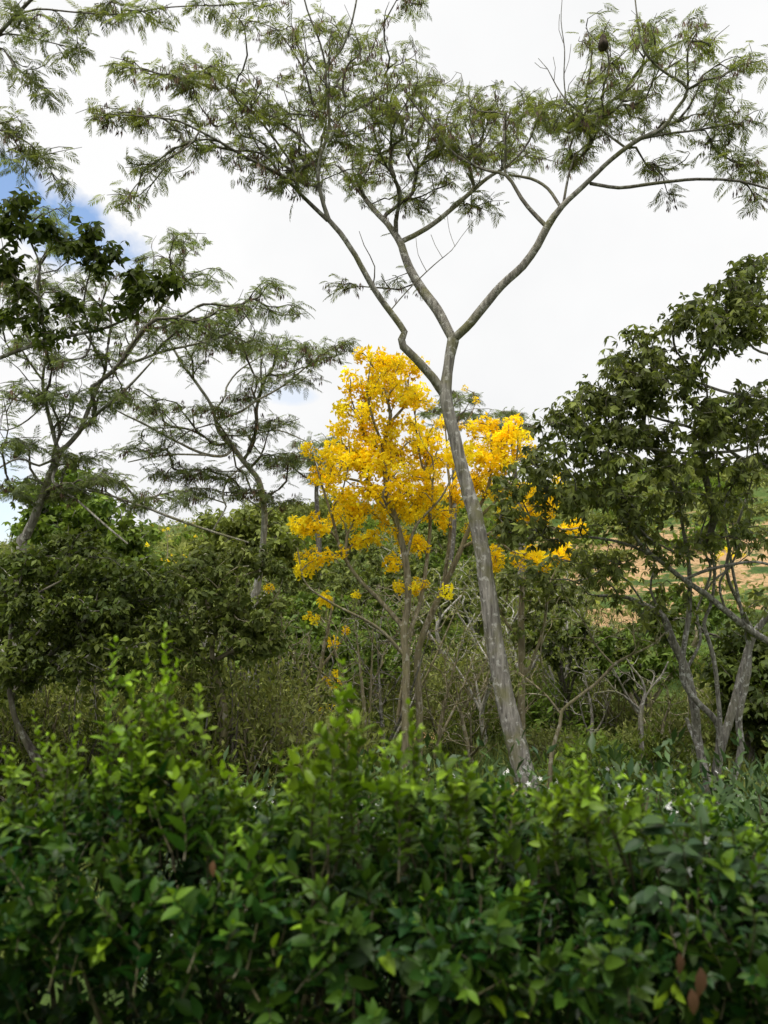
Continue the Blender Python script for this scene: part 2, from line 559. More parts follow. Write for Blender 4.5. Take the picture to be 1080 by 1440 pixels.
def build_tree(name, label, cat, limbs, targets, leaf, leafmat, barkmat, seed, lsize=0.26, lper=8, droop=0.15, flat=1.0,
               spread=0.3, twig_r=0.006, twigmat=None, group=None, ptip=0.42, podfrac=0.0, podsize=.14, blossoms=None, step=0.25, sag=0.0,
               young=(0.0, 0.7), trunk_sides=12, rough=0.05, wob=0.05, root_to_ground=True, crown='crown', inner=0, loose=.03, nrm_up=1.0, bsize=.25, bjit=.12):
    rng = np.random.default_rng(seed)
    L3 = [limb3(l) if not isinstance(l, np.ndarray) else l for l in limbs]
    if root_to_ground:
        p = L3[0][0]
        g = float(ground_z(p[0], p[1]))
        if p[2] > g - 0.1:
            q = np.array([p[0] + (p[0] - L3[0][1][0]) * .15, p[1], g - 0.15, p[3] * 1.25])
            L3[0] = np.vstack([q[None], L3[0]])
    base = L3[0][0, :3].copy()
    base[2] += 0.15
    root = thing(name, label, cat, base, group)
    tb = Buf()
    db = Buf()
    for li, Lm in enumerate(L3):
        C = catmull(Lm, 0.12 if len(Lm) else .2)
        jit = rng.normal(size=(len(C), 3)) * C[:, 3:4] * 0.04
        jit[0] = 0
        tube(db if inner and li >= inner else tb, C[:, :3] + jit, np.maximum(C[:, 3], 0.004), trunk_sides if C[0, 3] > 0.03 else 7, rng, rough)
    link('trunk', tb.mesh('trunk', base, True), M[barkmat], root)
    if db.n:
        link('limbs', db.mesh('limbs', base, True), M['bark_limb_shade'], root)
    if targets is None or not len(targets):
        return root
    P, D, chains, cnt, tips, tipchain, nm, rad = grow(L3, targets, rng, step, sag=sag, wob=wob)
    bb = Buf()
    for c in chains:
        r = twig_r * np.maximum(cnt[c], 1) ** ptip
        r[0] = min(rad[c[0]] * .8, r[1] * 1.15) if c[0] < nm else min(r[0], r[1] * 1.25)
        if c[0] < nm:
            r = np.minimum(r, max(rad[c[0]] * 0.8, twig_r))
        r[-1] *= 0.6
        tube(bb, P[c], r, 5 if r[0] > .012 else 4)
    if chains:
        link('branches', bb.mesh('branches', base, True), M[twigmat or barkmat], root)

    def around(n_per, spread, which=None):
        k = np.arange(len(tips)) if which is None else which
        idx = np.repeat(k, n_per)
        pos = np.zeros((len(idx), 3))
        td = np.zeros((len(idx), 3))
        q = 0
        for t_ in k:
            c = tipchain[t_]
            pts = P[c]
            al = np.r_[0, np.cumsum(np.linalg.norm(np.diff(pts, axis=0), axis=1))]
            a = al[-1] - np.minimum(rng.uniform(0, 1, n_per) ** 1.2 * spread, al[-1] * .9)
            for ax in range(3):
                pos[q:q + n_per, ax] = np.interp(a, al, pts[:, ax])
            td[q:q + n_per] = D[c[-1]]
            q += n_per
        return idx, pos + rng.normal(size=pos.shape) * loose, td
    if lper:
        fb = Buf()
        idx, pos, td = around(lper, spread)
        rnd = rng.normal(size=(len(idx), 3))
        rnd[:, 2] *= (1 - 0.8 * flat)
        d = unit(td * np.array([1, 1, 1 - .7 * flat]) * 0.7 + unit(rnd) * 0.95 + np.array([0, 0, -droop]))
        nr = unit(np.array([0, 0, nrm_up]) + rng.normal(size=(len(idx), 3)) * 0.35)
        tint = np.clip(rng.uniform(young[0], young[1], len(idx)) + rng.normal(size=len(tips))[idx] * .12, 0, 1)
        scatter(fb, leaf, pos, d, nr, lsize * rng.uniform(.7, 1.2, len(idx)), tint, rng)
        link(crown, fb.mesh(crown, base), M[leafmat], root)
    if podfrac:
        pb = Buf()
        pick = rng.uniform(size=len(tips)) < podfrac
        k = np.where(pick)[0]
        idx, pos, _ = around(3, spread, k)
        pos = pos + rng.normal(size=pos.shape) * np.array([.03, .03, .02]) - np.array([0, 0, .03])
        scatter(pb, PODS, pos, np.tile([1., 0, 0], (len(idx), 1)) + rng.normal(size=(len(idx), 3)) * .3 * np.array([1, 1, .1]), np.tile([0, 0, 1.], (len(idx), 1)), podsize * rng.uniform(.7, 1.2, len(idx)), rng.uniform(0, 1, len(idx)), rng)
        link('seed_pods', pb.mesh('seed_pods', base), M['pod'], root)
    if blossoms:
        pb = Buf()
        idx = np.repeat(np.arange(len(tips)), blossoms)
        pos = P[tips][idx] + rng.normal(size=(len(idx), 3)) * bjit
        first = np.r_[True, idx[1:] != idx[:-1]]
        pos[first] = P[tips][idx[first]]
        scatter(pb, POM, pos, unit(rng.normal(size=(len(idx), 3))), unit(rng.normal(size=(len(idx), 3))), bsize * rng.uniform(.45, 1.35, len(idx)), np.clip(rng.uniform(0.0, 1, len(idx)), 0, 1), rng)
        link('blossoms', pb.mesh('blossoms', base), M['yellow'], root)
    return root


RNG = np.random.default_rng(11)

# ---- the tall shade tree in the middle -------------------------------------
hero = [
    [(754, 1170, 12, 40), (748, 1135, 12, 37), (735, 1080, 12, 34), (717, 1010, 12, 31), (700, 930, 12, 29), (688, 850, 12, 28), (679, 780, 12, 26), (668, 722, 12, 25),
     (652, 668, 12, 23), (637, 605, 12, 21), (627, 562, 12, 22), (626, 545, 12, 21.5), (629, 524, 12, 18), (633, 500, 12, 18), (637, 480, 12, 20), (638, 470, 12, 18)],
    [(636, 476, 12, 16), (615, 436, 12.1, 17), (590, 402, 12.3, 16), (573, 370, 12.5, 14), (562, 340, 12.7, 12), (545, 315, 13, 10), (527, 296, 13.3, 9), (505, 268, 13.7, 7), (480, 235, 14.2, 5)],
    [(637, 478, 12, 15), (655, 461, 11.9, 15), (680, 432, 11.8, 15), (705, 402, 11.7, 14), (735, 374, 11.6, 14), (756, 345, 11.5, 13), (770, 318, 11.4, 13), (790, 290, 11.3, 10),
     (820, 262, 11.2, 9), (860, 224, 11.0, 8), (900, 195, 10.8, 8), (930, 182, 10.7, 7), (950, 155, 10.6, 6), (967, 125, 10.5, 6), (930, 98, 10.3, 4.5), (905, 70, 10.1, 4), (897, 30, 10, 3), (892, -10, 10, 2.5)],
    [(626, 556, 12, 17), (602, 523, 11.9, 15), (582, 502, 11.82, 14), (567, 487, 11.78, 14), (565, 477, 11.75, 13.5), (569, 467, 11.74, 12), (550, 440, 11.7, 11), (525, 405, 11.6, 10), (500, 360, 11.5, 9), (478, 327, 11.4, 9), (462, 309, 11.35, 8.5),
     (455, 288, 11.3, 7), (447, 250, 11.2, 6), (452, 215, 11.1, 6), (463, 180, 11, 5.5), (460, 125, 10.8, 5), (459, 96, 10.7, 4.5), (480, 70, 10.5, 4), (495, 30, 10.3, 3.5), (503, -10, 10.2, 3)],
    [(562, 341, 12.7, 9), (600, 321, 12.8, 8.5), (635, 294, 12.9, 8), (675, 259, 13, 7), (692, 246, 13.1, 6), (718, 232, 13.2, 4), (745, 214, 13.4, 3)],
    [(768, 318, 11.4, 8), (742, 291, 11.5, 7), (726, 267, 11.6, 6), (711, 246, 11.7, 5.5), (680, 238, 11.9, 5), (640, 217, 12.1, 4.5), (610, 182, 12.2, 4), (585, 150, 12.3, 3), (562, 118, 12.4, 2.5)],
    [(788, 291, 11.3, 6), (770, 265, 11.5, 5.5), (746, 251, 11.7, 5), (715, 246, 11.8, 4)],
    [(830, 258, 11.2, 6), (870, 264, 11, 6), (920, 258, 10.8, 5.5), (980, 252, 10.6, 5), (1040, 255, 10.4, 4.5), (1090, 268, 10.3, 4)],
    [(900, 195, 10.8, 5), (940, 188, 10.7, 4), (980, 183, 10.6, 3.5), (1030, 174, 10.5, 3)],
    [(880, 208, 10.95, 4.5), (842, 180, 11, 4), (800, 145, 11.1, 3.5), (782, 120, 11.2, 2.2), (770, 97, 11.2, 1.5), (757, 82, 11.25, .6)],
    [(779, 114, 11.2, 1.4), (781, 95, 11.2, 1), (778, 80, 11.2, .5)],
    [(769, 97, 11.2, 1.1), (760, 95, 11.3, .8), (752, 88, 11.3, .4)],
    [(797, 148, 11.1, 2.5), (793, 110, 11.05, 2.3), (794, 70, 11, 2), (789, 30, 10.95, 1.6), (791, -8, 10.9, .9)],
    [(793, 105, 11.05, 1.2), (800, 85, 11.1, 1), (803, 62, 11.1, .5)],
    [(792, 60, 11, 1.2), (786, 42, 11, .9), (787, 20, 11, .5)],
    [(792, 288, 11.3, 5), (800, 245, 11.4, 4), (812, 215, 11.5, 3), (838, 195, 11.6, 2.5)],
    [(967, 126, 10.5, 4), (990, 112, 10.4, 3.5), (1015, 108, 10.3, 3), (1040, 92, 10.2, 2)],
    [(461, 310, 11.35, 7.5), (438, 288, 11.3, 7), (420, 270, 11.2, 6), (400, 250, 11.0, 6), (370, 233, 10.8, 5.5), (340, 218, 10.6, 5), (310, 200, 10.4, 4.5), (280, 184, 10.2, 4), (250, 170, 10.1, 3.5), (205, 164, 10, 2.5), (150, 160, 9.9, 1.5)],
    [(420, 271, 11.2, 5), (412, 235, 11.2, 4.5), (395, 208, 11.1, 4), (370, 175, 11, 4), (342, 146, 10.9, 3), (318, 124, 10.8, 2)],
    [(281, 184, 10.2, 3.5), (265, 205, 10.1, 3), (225, 230, 10, 2.5), (192, 260, 9.9, 2), (172, 288, 9.8, 1.5)],
    [(459, 97, 10.7, 4), (450, 60, 10.6, 3.5), (432, 14, 10.5, 3), (424, -20, 10.4, 2.5)],
    [(463, 200, 11, 4), (480, 165, 11.2, 3), (510, 150, 11.3, 2.5), (545, 130, 11.4, 2)],
    [(448, 165, 11, 2), (410, 160, 10.9, 3), (385, 165, 10.9, 3), (368, 178, 11, 2)],
    [(548, 438, 11.7, 2), (570, 412, 11.8, 2.2), (600, 382, 11.9, 2), (618, 366, 12, 1.7), (635, 352, 12.1, 1.3), (648, 334, 12.2, .9), (668, 308, 12.3, .4)],
    [(600, 382, 11.9, 1.3), (588, 358, 12, 1), (585, 335, 12.1, .5)],
    [(622, 362, 12, 1.1), (612, 345, 12.1, .8), (606, 330, 12.1, .4)],
    [(640, 347, 12.1, .9), (632, 325, 12.2, .7), (628, 296, 12.3, .4)],
    [(524, 404, 11.6, 3), (527, 375, 11.6, 2), (512, 345, 11.6, 1.5), (505, 325, 11.6, 1.0)],
]
hp = [
    (225, 100, 75, 22, 10.1, .7, 16), (170, 88, 26, 12, 10, .4, 4), (180, 160, 65, 14, 9.9, .5, 12), (215, 228, 50, 22, 10, .5, 10), (180, 275, 28, 18, 9.8, .3, 7), (265, 205, 25, 15, 10.1, .4, 5),
    (310, 105, 55, 28, 10.6, .8, 18), (290, 165, 65, 35, 10.4, .8, 20), (385, 175, 60, 50, 10.9, 1, 30), (430, 130, 60, 50, 10.9, 1, 24), (390, 255, 45, 28, 11, .8, 14), (340, 225, 40, 20, 10.6, .6, 9),
    (405, 40, 50, 25, 10.3, .8, 10), (470, 40, 70, 40, 10.4, 1, 18), (530, 80, 55, 50, 11, 1.2, 24), (500, 170, 60, 45, 11.5, 1.3, 30), (560, 150, 60, 45, 12, 1.3, 34), (470, 235, 60, 40, 12.5, 1.5, 22), (540, 230, 60, 35, 13, 1.5, 26),
    (605, 115, 45, 30, 12.2, 1, 18), (630, 170, 70, 40, 12.3, 1.3, 38), (690, 140, 60, 30, 12.2, 1.2, 24), (660, 215, 70, 30, 12.6, 1.3, 28), (745, 165, 60, 35, 12, 1.3, 26), (740, 215, 50, 25, 12.6, 1.2, 16),
    (690, 285, 35, 18, 12.8, .8, 9), (580, 285, 50, 20, 13, 1, 12), (815, 160, 60, 35, 11.2, 1.2, 30), (870, 120, 60, 40, 10.8, 1.2, 32), (860, 165, 60, 30, 11, 1, 20), (830, 60, 45, 25, 10.6, .8, 8), (880, 40, 60, 35, 10.2, 1, 18), (940, 70, 50, 40, 10.3, 1, 18),
    (985, 45, 45, 30, 10.2, .8, 11), (1040, 85, 40, 30, 10.2, .8, 11), (1000, 120, 60, 25, 10.4, .8, 12), (960, 165, 60, 20, 10.6, .8, 13), (1040, 165, 40, 25, 10.4, .8, 12), (1000, 215, 55, 22, 10.5, .8, 12),
    (1055, 235, 35, 28, 10.4, .6, 10), (920, 230, 35, 14, 10.8, .5, 6), (940, 275, 20, 10, 10.7, .3, 3), (1065, 280, 22, 16, 10.3, .4, 5), (800, 225, 40, 20, 11.5, .8, 10),
    (480, 400, 28, 9, 11.8, .4, 5), (545, 395, 20, 18, 11.8, .3, 3), (620, 250, 45, 22, 12.9, .8, 12), (420, 215, 40, 25, 11, .8, 12), (330, 30, 40, 14, 9.8, .6, 6), (575, 3, 30, 8, 9.6, .5, 4), (150, 158, 30, 8, 9.9, .3, 4), (250, 110, 60, 20, 10.2, .6, 8), (600, 200, 90, 25, 12.5, 1, 18), (780, 140, 60, 25, 11.5, 1, 12), (480, 120, 50, 40, 11.2, 1, 12), (350, 140, 40, 30, 10.8, .8, 12),
]
htg = pad_points([(a, b, c * 1.15, d * 1.0, e + .6, f * 1.2, int(n * 1.75) + 1) for a, b, c, d, e, f, n in hp], RNG)
hero = [[(a, b, c, d * .86) for a, b, c, d in l] for l in hero]
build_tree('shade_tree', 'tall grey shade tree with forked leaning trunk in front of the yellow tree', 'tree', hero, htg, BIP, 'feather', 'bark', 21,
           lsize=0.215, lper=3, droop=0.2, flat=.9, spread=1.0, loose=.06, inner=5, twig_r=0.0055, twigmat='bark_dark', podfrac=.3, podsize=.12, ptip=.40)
# ---- dark papery nest hanging in it ----------------------------------------
nb = Buf()
c0 = at(848, 60, 10.2)
rr = np.random.default_rng(5)
lat = np.linspace(0, math.pi, 12)
prof = np.c_[np.zeros(12), np.zeros(12), np.cos(lat) * .11]
tube(nb, prof + rr.normal(size=(12, 3)) * .004, np.maximum(.062 * np.sin(lat) * (1 + .25 * np.cos(lat * 3)), .004), 10, rr, .16)
nst = link('insect_nest', nb.mesh('insect_nest', (0, 0, 0), True), M['nest'], None, tuple(c0))
nst['label'] = 'small dark brown insect nest hanging among the upper right twigs of the tall tree'
nst['category'] = 'nest'

# ---- feathery trees at left -------------------------------------------------
t2 = [
    [(28, 790, 14, 20), (36, 755, 14, 17), (50, 724, 14, 15), (64, 685, 14, 14), (79, 647, 14, 13), (84, 632, 14, 12)],
    [(82, 636, 14, 9), (79, 625, 14, 8), (69, 585, 13.9, 7), (62, 555, 13.8, 6), (60, 533, 13.7, 5.5), (65, 497, 13.6, 5), (64, 478, 13.6, 5), (58, 440, 13.5, 4.5), (53, 400, 13.4, 4), (56, 375, 13.4, 3), (48, 350, 13.3, 2.5), (38, 325, 13.3, 2)],
    [(84, 634, 14, 10), (93, 628, 14, 9), (111, 608, 14, 8.5), (120, 587, 14.1, 8), (133, 555, 14.2, 7.5), (144, 533, 14.3, 7), (167, 515, 14.4, 6), (194, 478, 14.5, 5), (222, 439, 14.6, 4.5), (242, 412, 14.7, 4), (261, 396, 14.8, 3), (285, 385, 14.9, 2)],
    [(165, 517, 14.4, 5.5), (200, 505, 14.2, 5), (230, 494, 14, 4.5), (278, 483, 13.8, 4), (320, 470, 13.7, 3), (350, 440, 13.6, 2.5)],
    [(109, 610, 14, 6.5), (139, 580, 13.7, 6), (172, 552, 13.5, 5.5), (194, 530, 13.4, 4.5), (219, 502, 13.3, 3)],
    [(60, 535, 13.7, 4), (42, 510, 13.5, 4), (25, 482, 13.4, 3), (8, 455, 13.3, 2.5)],
    [(80, 642, 14, 5), (55, 655, 13.8, 4.5), (25, 645, 13.5, 4), (-20, 670, 13.2, 3)],
    [(82, 652, 14, 6), (75, 678, 13.6, 5), (110, 705, 13.3, 4.5), (150, 740, 13, 4), (180, 765, 12.8, 3)],
    [(86, 690, 13.8, 3), (130, 690, 13.6, 4), (203, 713, 13.3, 4.5), (239, 727, 13.2, 5), (300, 748, 13, 4.5), (350, 763, 12.9, 3.5)],
    [(66, 565, 13.8, 3), (40, 590, 13.7, 3), (10, 605, 13.5, 2.5), (-20, 600, 13.3, 2)],
    [(234, 425, 14.6, 3), (256, 390, 14.5, 2.5), (258, 350, 14.5, 2)],
]
p2 = [
    (255, 335, 50, 18, 14.5, 1, 14), (225, 365, 45, 18, 14.6, 1, 12), (285, 390, 40, 18, 14.8, 1, 11), (370, 405, 40, 14, 13.7, .8, 10), (400, 435, 40, 12, 13.7, .8, 9), (320, 435, 50, 18, 13.8, 1, 18),
    (265, 455, 60, 22, 14.2, 1.2, 26), (205, 440, 50, 25, 14.4, 1.2, 18), (330, 475, 55, 18, 13.8, 1, 16), (200, 480, 50, 18, 14.2, 1, 14), (120, 440, 60, 35, 14, 1.2, 22), (60, 400, 55, 40, 13.5, 1.2, 20), (20, 470, 45, 35, 13.4, 1.2, 18),
    (90, 340, 45, 25, 13.6, 1, 13), (70, 300, 40, 20, 13.5, 1, 10), (135, 385, 40, 25, 14, 1, 14), (80, 500, 60, 22, 13.8, 1.2, 18), (150, 500, 40, 18, 14, 1, 10),
    (30, 550, 55, 16, 13.5, 1.2, 20), (90, 555, 50, 14, 13.8, 1.2, 16), (150, 545, 40, 14, 13.9, 1, 12), (35, 620, 55, 18, 13.5, 1.3, 22), (110, 590, 35, 12, 13.8, 1, 10), (120, 645, 50, 14, 13.6, 1.2, 16), (25, 680, 40, 22, 13.5, 1.2, 14),
    (150, 670, 45, 14, 13.4, 1.2, 16), (200, 700, 50, 16, 13.3, 1.2, 16), (95, 690, 40, 18, 13.5, 1, 14), (160, 565, 35, 12, 13.6, .8, 10), (250, 700, 35, 12, 13.2, 1, 8), (10, 400, 30, 30, 13.3, 1, 9),
]
t2 = [[(a, b, c, d * .78) for a, b, c, d in l] for l in t2]
build_tree('shade_tree', 'slender shade tree at the left edge with forked pale limbs and flat layered feathery foliage', 'tree', t2, pad_points([(a, b, c, d, e, f, int(n * 1.9) + 1) for a, b, c, d, e, f, n in p2], RNG), BIP, 'feather_far', 'bark', 22,
           lsize=0.225, lper=3, droop=0.18, flat=.93, spread=.9, loose=.05, twig_r=0.006, twigmat='bark_dark', podfrac=.12, podsize=.13)
t3 = [
    [(357, 860, 17, 15), (361, 830, 17, 13), (365, 800, 17, 12), (370, 765, 17, 11), (372, 735, 17, 11), (371, 712, 17, 10.5), (364, 676, 17, 10), (344, 651, 16.9, 9.5), (325, 626, 16.8, 9), (308, 607, 16.7, 8),
     (303, 590, 16.6, 7), (297, 570, 16.5, 6), (283, 548, 16.4, 5.5), (261, 518, 16.3, 5), (244, 490, 16.2, 4.5), (231, 462, 16.1, 3.5), (222, 436, 16, 2.5)],
    [(327, 630, 16.8, 6), (318, 640, 16.6, 5.5), (300, 641, 16.4, 5.5), (275, 634, 16.2, 5), (247, 620, 16, 4.5), (200, 595, 15.7, 4), (175, 583, 15.5, 3), (150, 570, 15.3, 2)],
    [(290, 640, 16.3, 4), (250, 639, 16, 3.5), (217, 642, 15.8, 3), (180, 650, 15.6, 2)],
    [(303, 588, 16.6, 5), (320, 585, 16.5, 5), (340, 578, 16.3, 4.5), (358, 565, 16.2, 4), (394, 545, 16, 3.5), (422, 523, 15.8, 3), (446, 503, 15.7, 2.5), (480, 482, 15.5, 1.8)],
    [(303, 577, 16.5, 4), (317, 556, 16.6, 4), (318, 545, 16.6, 3.5), (333, 524, 16.7, 3), (355, 508, 16.8, 2.5), (380, 494, 16.9, 2)],
    [(308, 605, 16.7, 4), (322, 612, 16.9, 3.5), (350, 612, 17.2, 3), (390, 605, 17.5, 2.5), (430, 620, 17.8, 2)],
    [(346, 652, 16.9, 4), (320, 675, 16.5, 3.5), (313, 700, 16.3, 3.5), (318, 712, 16.2, 3), (300, 745, 16, 3)],
    [(318, 708, 16.2, 3), (285, 695, 16, 2.5), (270, 670, 15.9, 2)],
    [(368, 715, 17, 3), (345, 700, 16.8, 2.5), (325, 680, 16.8, 2)],
]
p3 = [
    (300, 470, 50, 22, 16, 1.2, 22), (355, 485, 50, 20, 16.6, 1.2, 20), (400, 490, 45, 22, 15.9, 1.2, 22), (450, 490, 45, 16, 15.7, 1, 18), (490, 478, 20, 8, 15.5, .5, 5), (410, 530, 40, 16, 15.9, 1, 14), (360, 535, 40, 14, 16.4, 1, 12),
    (270, 500, 35, 20, 16.2, 1, 10), (335, 560, 40, 12, 16.5, 1, 12), (225, 570, 50, 12, 16, 1.2, 20), (290, 575, 40, 12, 16.4, 1, 14), (180, 555, 35, 10, 15.5, 1, 8), (350, 600, 50, 14, 17, 1.2, 18), (400, 590, 40, 10, 17.4, 1, 10),
    (200, 630, 50, 12, 15.7, 1.2, 18), (240, 605, 40, 12, 16, 1, 12), (275, 660, 40, 12, 16, 1, 14), (320, 665, 40, 14, 16.5, 1, 15), (380, 645, 40, 16, 17.2, 1.2, 18), (420, 640, 35, 16, 17.6, 1, 14), (340, 690, 40, 14, 16.6, 1, 14), (400, 700, 40, 14, 17.2, 1, 10), (270, 690, 35, 10, 15.9, 1, 9), (230, 665, 35, 10, 15.8, 1, 9), (310, 620, 30, 10, 16.5, 1, 8),
]
t3 = [[(a, b, c, d * .8) for a, b, c, d in l] for l in t3]
build_tree('shade_tree', 'crooked pale shade tree between the left edge and the yellow tree', 'tree', t3, pad_points([(a, b, c, d, e, f, int(n * 1.9) + 1) for a, b, c, d, e, f, n in p3], RNG), BIPF, 'feather_far', 'bark_pale', 23,
           lsize=0.245, lper=3, droop=0.2, flat=.93, spread=.95, loose=.06, twig_r=0.0055, twigmat='bark_dark', podfrac=.25, podsize=.14)
# ---- overhanging tree, trunk outside the frame at left ----------------------
g6 = float(ground_z(-6.2, 9.0))
t6 = [
    np.array([[-6.4, 9.2, g6 - .15, .17], [-6.2, 9.1, 1.5, .15], [-5.9, 9.0, 4.0, .13], [-5.6, 8.9, 6.2, .10]] + [list(limb3([(-60, 100, 8.8, 1)])[0, :3]) + [.07]]),
    [(-60, 100, 8.8, 14), (0, 45, 8.6, 6), (22, 22, 8.5, 5.5), (48, -5, 8.4, 5)],
    [(20, 24, 8.5, 3.5), (52, 13, 8.5, 3), (115, 18, 8.4, 2.5), (170, 20, 8.3, 2.5), (240, 10, 8.2, 2), (330, 6, 8.1, 1.5), (400, -4, 8, 1.2)],
    [(-60, 110, 8.8, 6), (-5, 66, 8.7, 3), (20, 92, 8.6, 3), (50, 118, 8.5, 2.5), (82, 142, 8.4, 1.5)],
    [(-60, 105, 8.8, 5), (-10, 55, 8.7, 2.5), (15, 48, 8.6, 2.5), (55, 56, 8.5, 2), (105, 68, 8.4, 1.5)],
    [(-62, 120, 8.8, 6), (-30, 175, 8.7, 4), (10, 185, 8.6, 3), (45, 205, 8.6, 2), (70, 235, 8.5, 1.5)],
]
p6 = [(50, 30, 50, 25, 8.5, .6, 11), (110, 40, 40, 12, 8.4, .5, 4), (160, 12, 55, 14, 8.3, .5, 11), (215, 14, 35, 18, 8.2, .4, 8), (95, 72, 30, 16, 8.4, .4, 6), (35, 105, 35, 25, 8.5, .5, 6), (70, 130, 22, 14, 8.4, .4, 5),
      (20, 175, 35, 25, 8.6, .6, 10), (55, 215, 30, 18, 8.6, .4, 8), (80, 255, 22, 14, 8.5, .3, 4), (105, 205, 12, 5, 8.5, .3, 1), (290, 4, 40, 10, 8.1, .4, 5), (370, 2, 40, 12, 8, .4, 5), (20, 10, 30, 20, 8.5, .5, 6), (15, 230, 30, 20, 8.6, .5, 5)]
build_tree('shade_tree', 'feathery boughs of a near shade tree hanging into the upper left corner', 'tree', t6, pad_points([(a, b, c, d, e, f, int(n * 1.7) + 1) for a, b, c, d, e, f, n in p6], RNG), BIP, 'feather', 'bark_dark', 26,
           lsize=0.19, lper=3, droop=0.35, flat=.85, spread=.7, loose=.04, twig_r=0.0045, podfrac=.1, podsize=.1)
# ---- dark broad-leaved tree, trunk outside the frame at left -----------------
g7 = float(ground_z(-6.3, 10.2))
t7 = [
    np.array([[-6.5, 10.3, g7 - .15, .16], [-6.4, 10.2, 1.0, .14], [-6.1, 10.1, 2.8, .12]] + [list(limb3([(-130, 560, 10, 1)])[0, :3]) + [.085]]),
    [(-130, 560, 10, 16), (-60, 525, 9.9, 9), (0, 503, 9.8, 6), (61, 481, 9.7, 5), (111, 470, 9.6, 4.5), (155, 459, 9.6, 4), (189, 440, 9.5, 3), (215, 412, 9.5, 2)],
    [(-130, 562, 10, 10), (-70, 440, 9.8, 6), (-20, 375, 9.6, 4), (25, 330, 9.5, 3), (60, 300, 9.4, 2)],
    [(-130, 562, 10, 10), (-60, 470, 9.7, 6), (0, 382, 9.6, 3.5), (30, 400, 9.5, 3), (58, 420, 9.5, 2)],
    [(64, 480, 9.7, 3.5), (58, 440, 9.6, 4), (52, 400, 9.5, 3.5), (57, 375, 9.5, 3), (45, 345, 9.5, 2.5), (35, 320, 9.4, 2)],
    [(56, 385, 9.5, 2.5), (80, 380, 9.5, 2), (98, 365, 9.5, 1.5)],
]
p7 = [(28, 280, 28, 12, 9.4, .4, 9), (10, 310, 22, 18, 9.5, .4, 9), (45, 325, 30, 12, 9.5, .4, 7), (72, 312, 14, 7, 9.4, .2, 3), (130, 325, 20, 9, 9.5, .3, 6), (112, 348, 28, 10, 9.5, .3, 8), (90, 340, 14, 8, 9.5, .3, 3), (160, 352, 14, 8, 9.5, .2, 4), (135, 375, 18, 8, 9.5, .3, 4),
      (15, 370, 28, 14, 9.6, .4, 9), (188, 378, 20, 14, 9.5, .3, 7), (225, 398, 28, 10, 9.5, .3, 8), (248, 390, 10, 7, 9.5, .2, 2), (170, 425, 20, 8, 9.5, .3, 4), (30, 412, 28, 14, 9.6, .4, 8), (95, 425, 22, 10, 9.6, .3, 6), (130, 445, 20, 7, 9.6, .3, 3), (50, 440, 28, 12, 9.6, .3, 6), (65, 465, 18, 8, 9.6, .3, 4), (5, 440, 15, 14, 9.7, .3, 4), (200, 400, 20, 10, 9.5, .3, 5)]
build_tree('broadleaf_tree', 'dark broad-leaved boughs reaching in from the left edge below the blue gap in the clouds', 'tree', t7, pad_points([(a, b, c, d, e, f, int(n * 1.5) + 1) for a, b, c, d, e, f, n in p7], RNG), TRI, 'dark_leaf', 'bark_dark', 27,
           lsize=0.14, lper=4, droop=0.35, flat=.4, spread=.4, loose=.05, twig_r=0.0045, young=(0, .5))

# ---- distant small shade trees behind the yellow tree ------------------------
for (cx, cy, w, h, Y, s, bx, lab) in [(445, 640, 60, 45, 32, 31, 430, 'distant flat-topped feathery tree just left of the yellow blossoms'),
                                      (640, 575, 75, 34, 34, 32, 610, 'distant feathery tree whose top shows through the yellow tree behind the tall trunk'),
                                      (720, 595, 45, 28, 36, 33, 725, 'small distant feathery tree between the yellow tree and the dark right-hand crown')]:
    gz = float(ground_z((bx - 540) / FPX * Y, Y))
    base = np.array([(bx - 540) / FPX * Y, Y, gz - .15])
    top = at(cx, cy + h * .9, Y)
    tr = np.array([list(base) + [.16], list(base * .5 + top * .5 + np.array([.3, 0, 0])) + [.12], list(top) + [.07], list(at(cx + w * .2, cy, Y)) + [.03]])
    pads = [(cx, cy - h * .5, w * .7, h * .3, Y, 1.8, 26), (cx - w * .4, cy + h * .1, w * .55, h * .25, Y - .5, 1.8, 20), (cx + w * .4, cy + h * .2, w * .55, h * .25, Y + .5, 1.8, 20), (cx, cy + h * .6, w * .8, h * .2, Y, 1.8, 14)]
    build_tree('shade_tree', lab, 'tree', [tr], pad_points(pads, RNG), BIPF, 'feather_far', 'bark_dark', s, lsize=.36, lper=6, droop=.2, flat=.9, spread=.7, twig_r=.012, podfrac=.25, podsize=.25, root_to_ground=False)

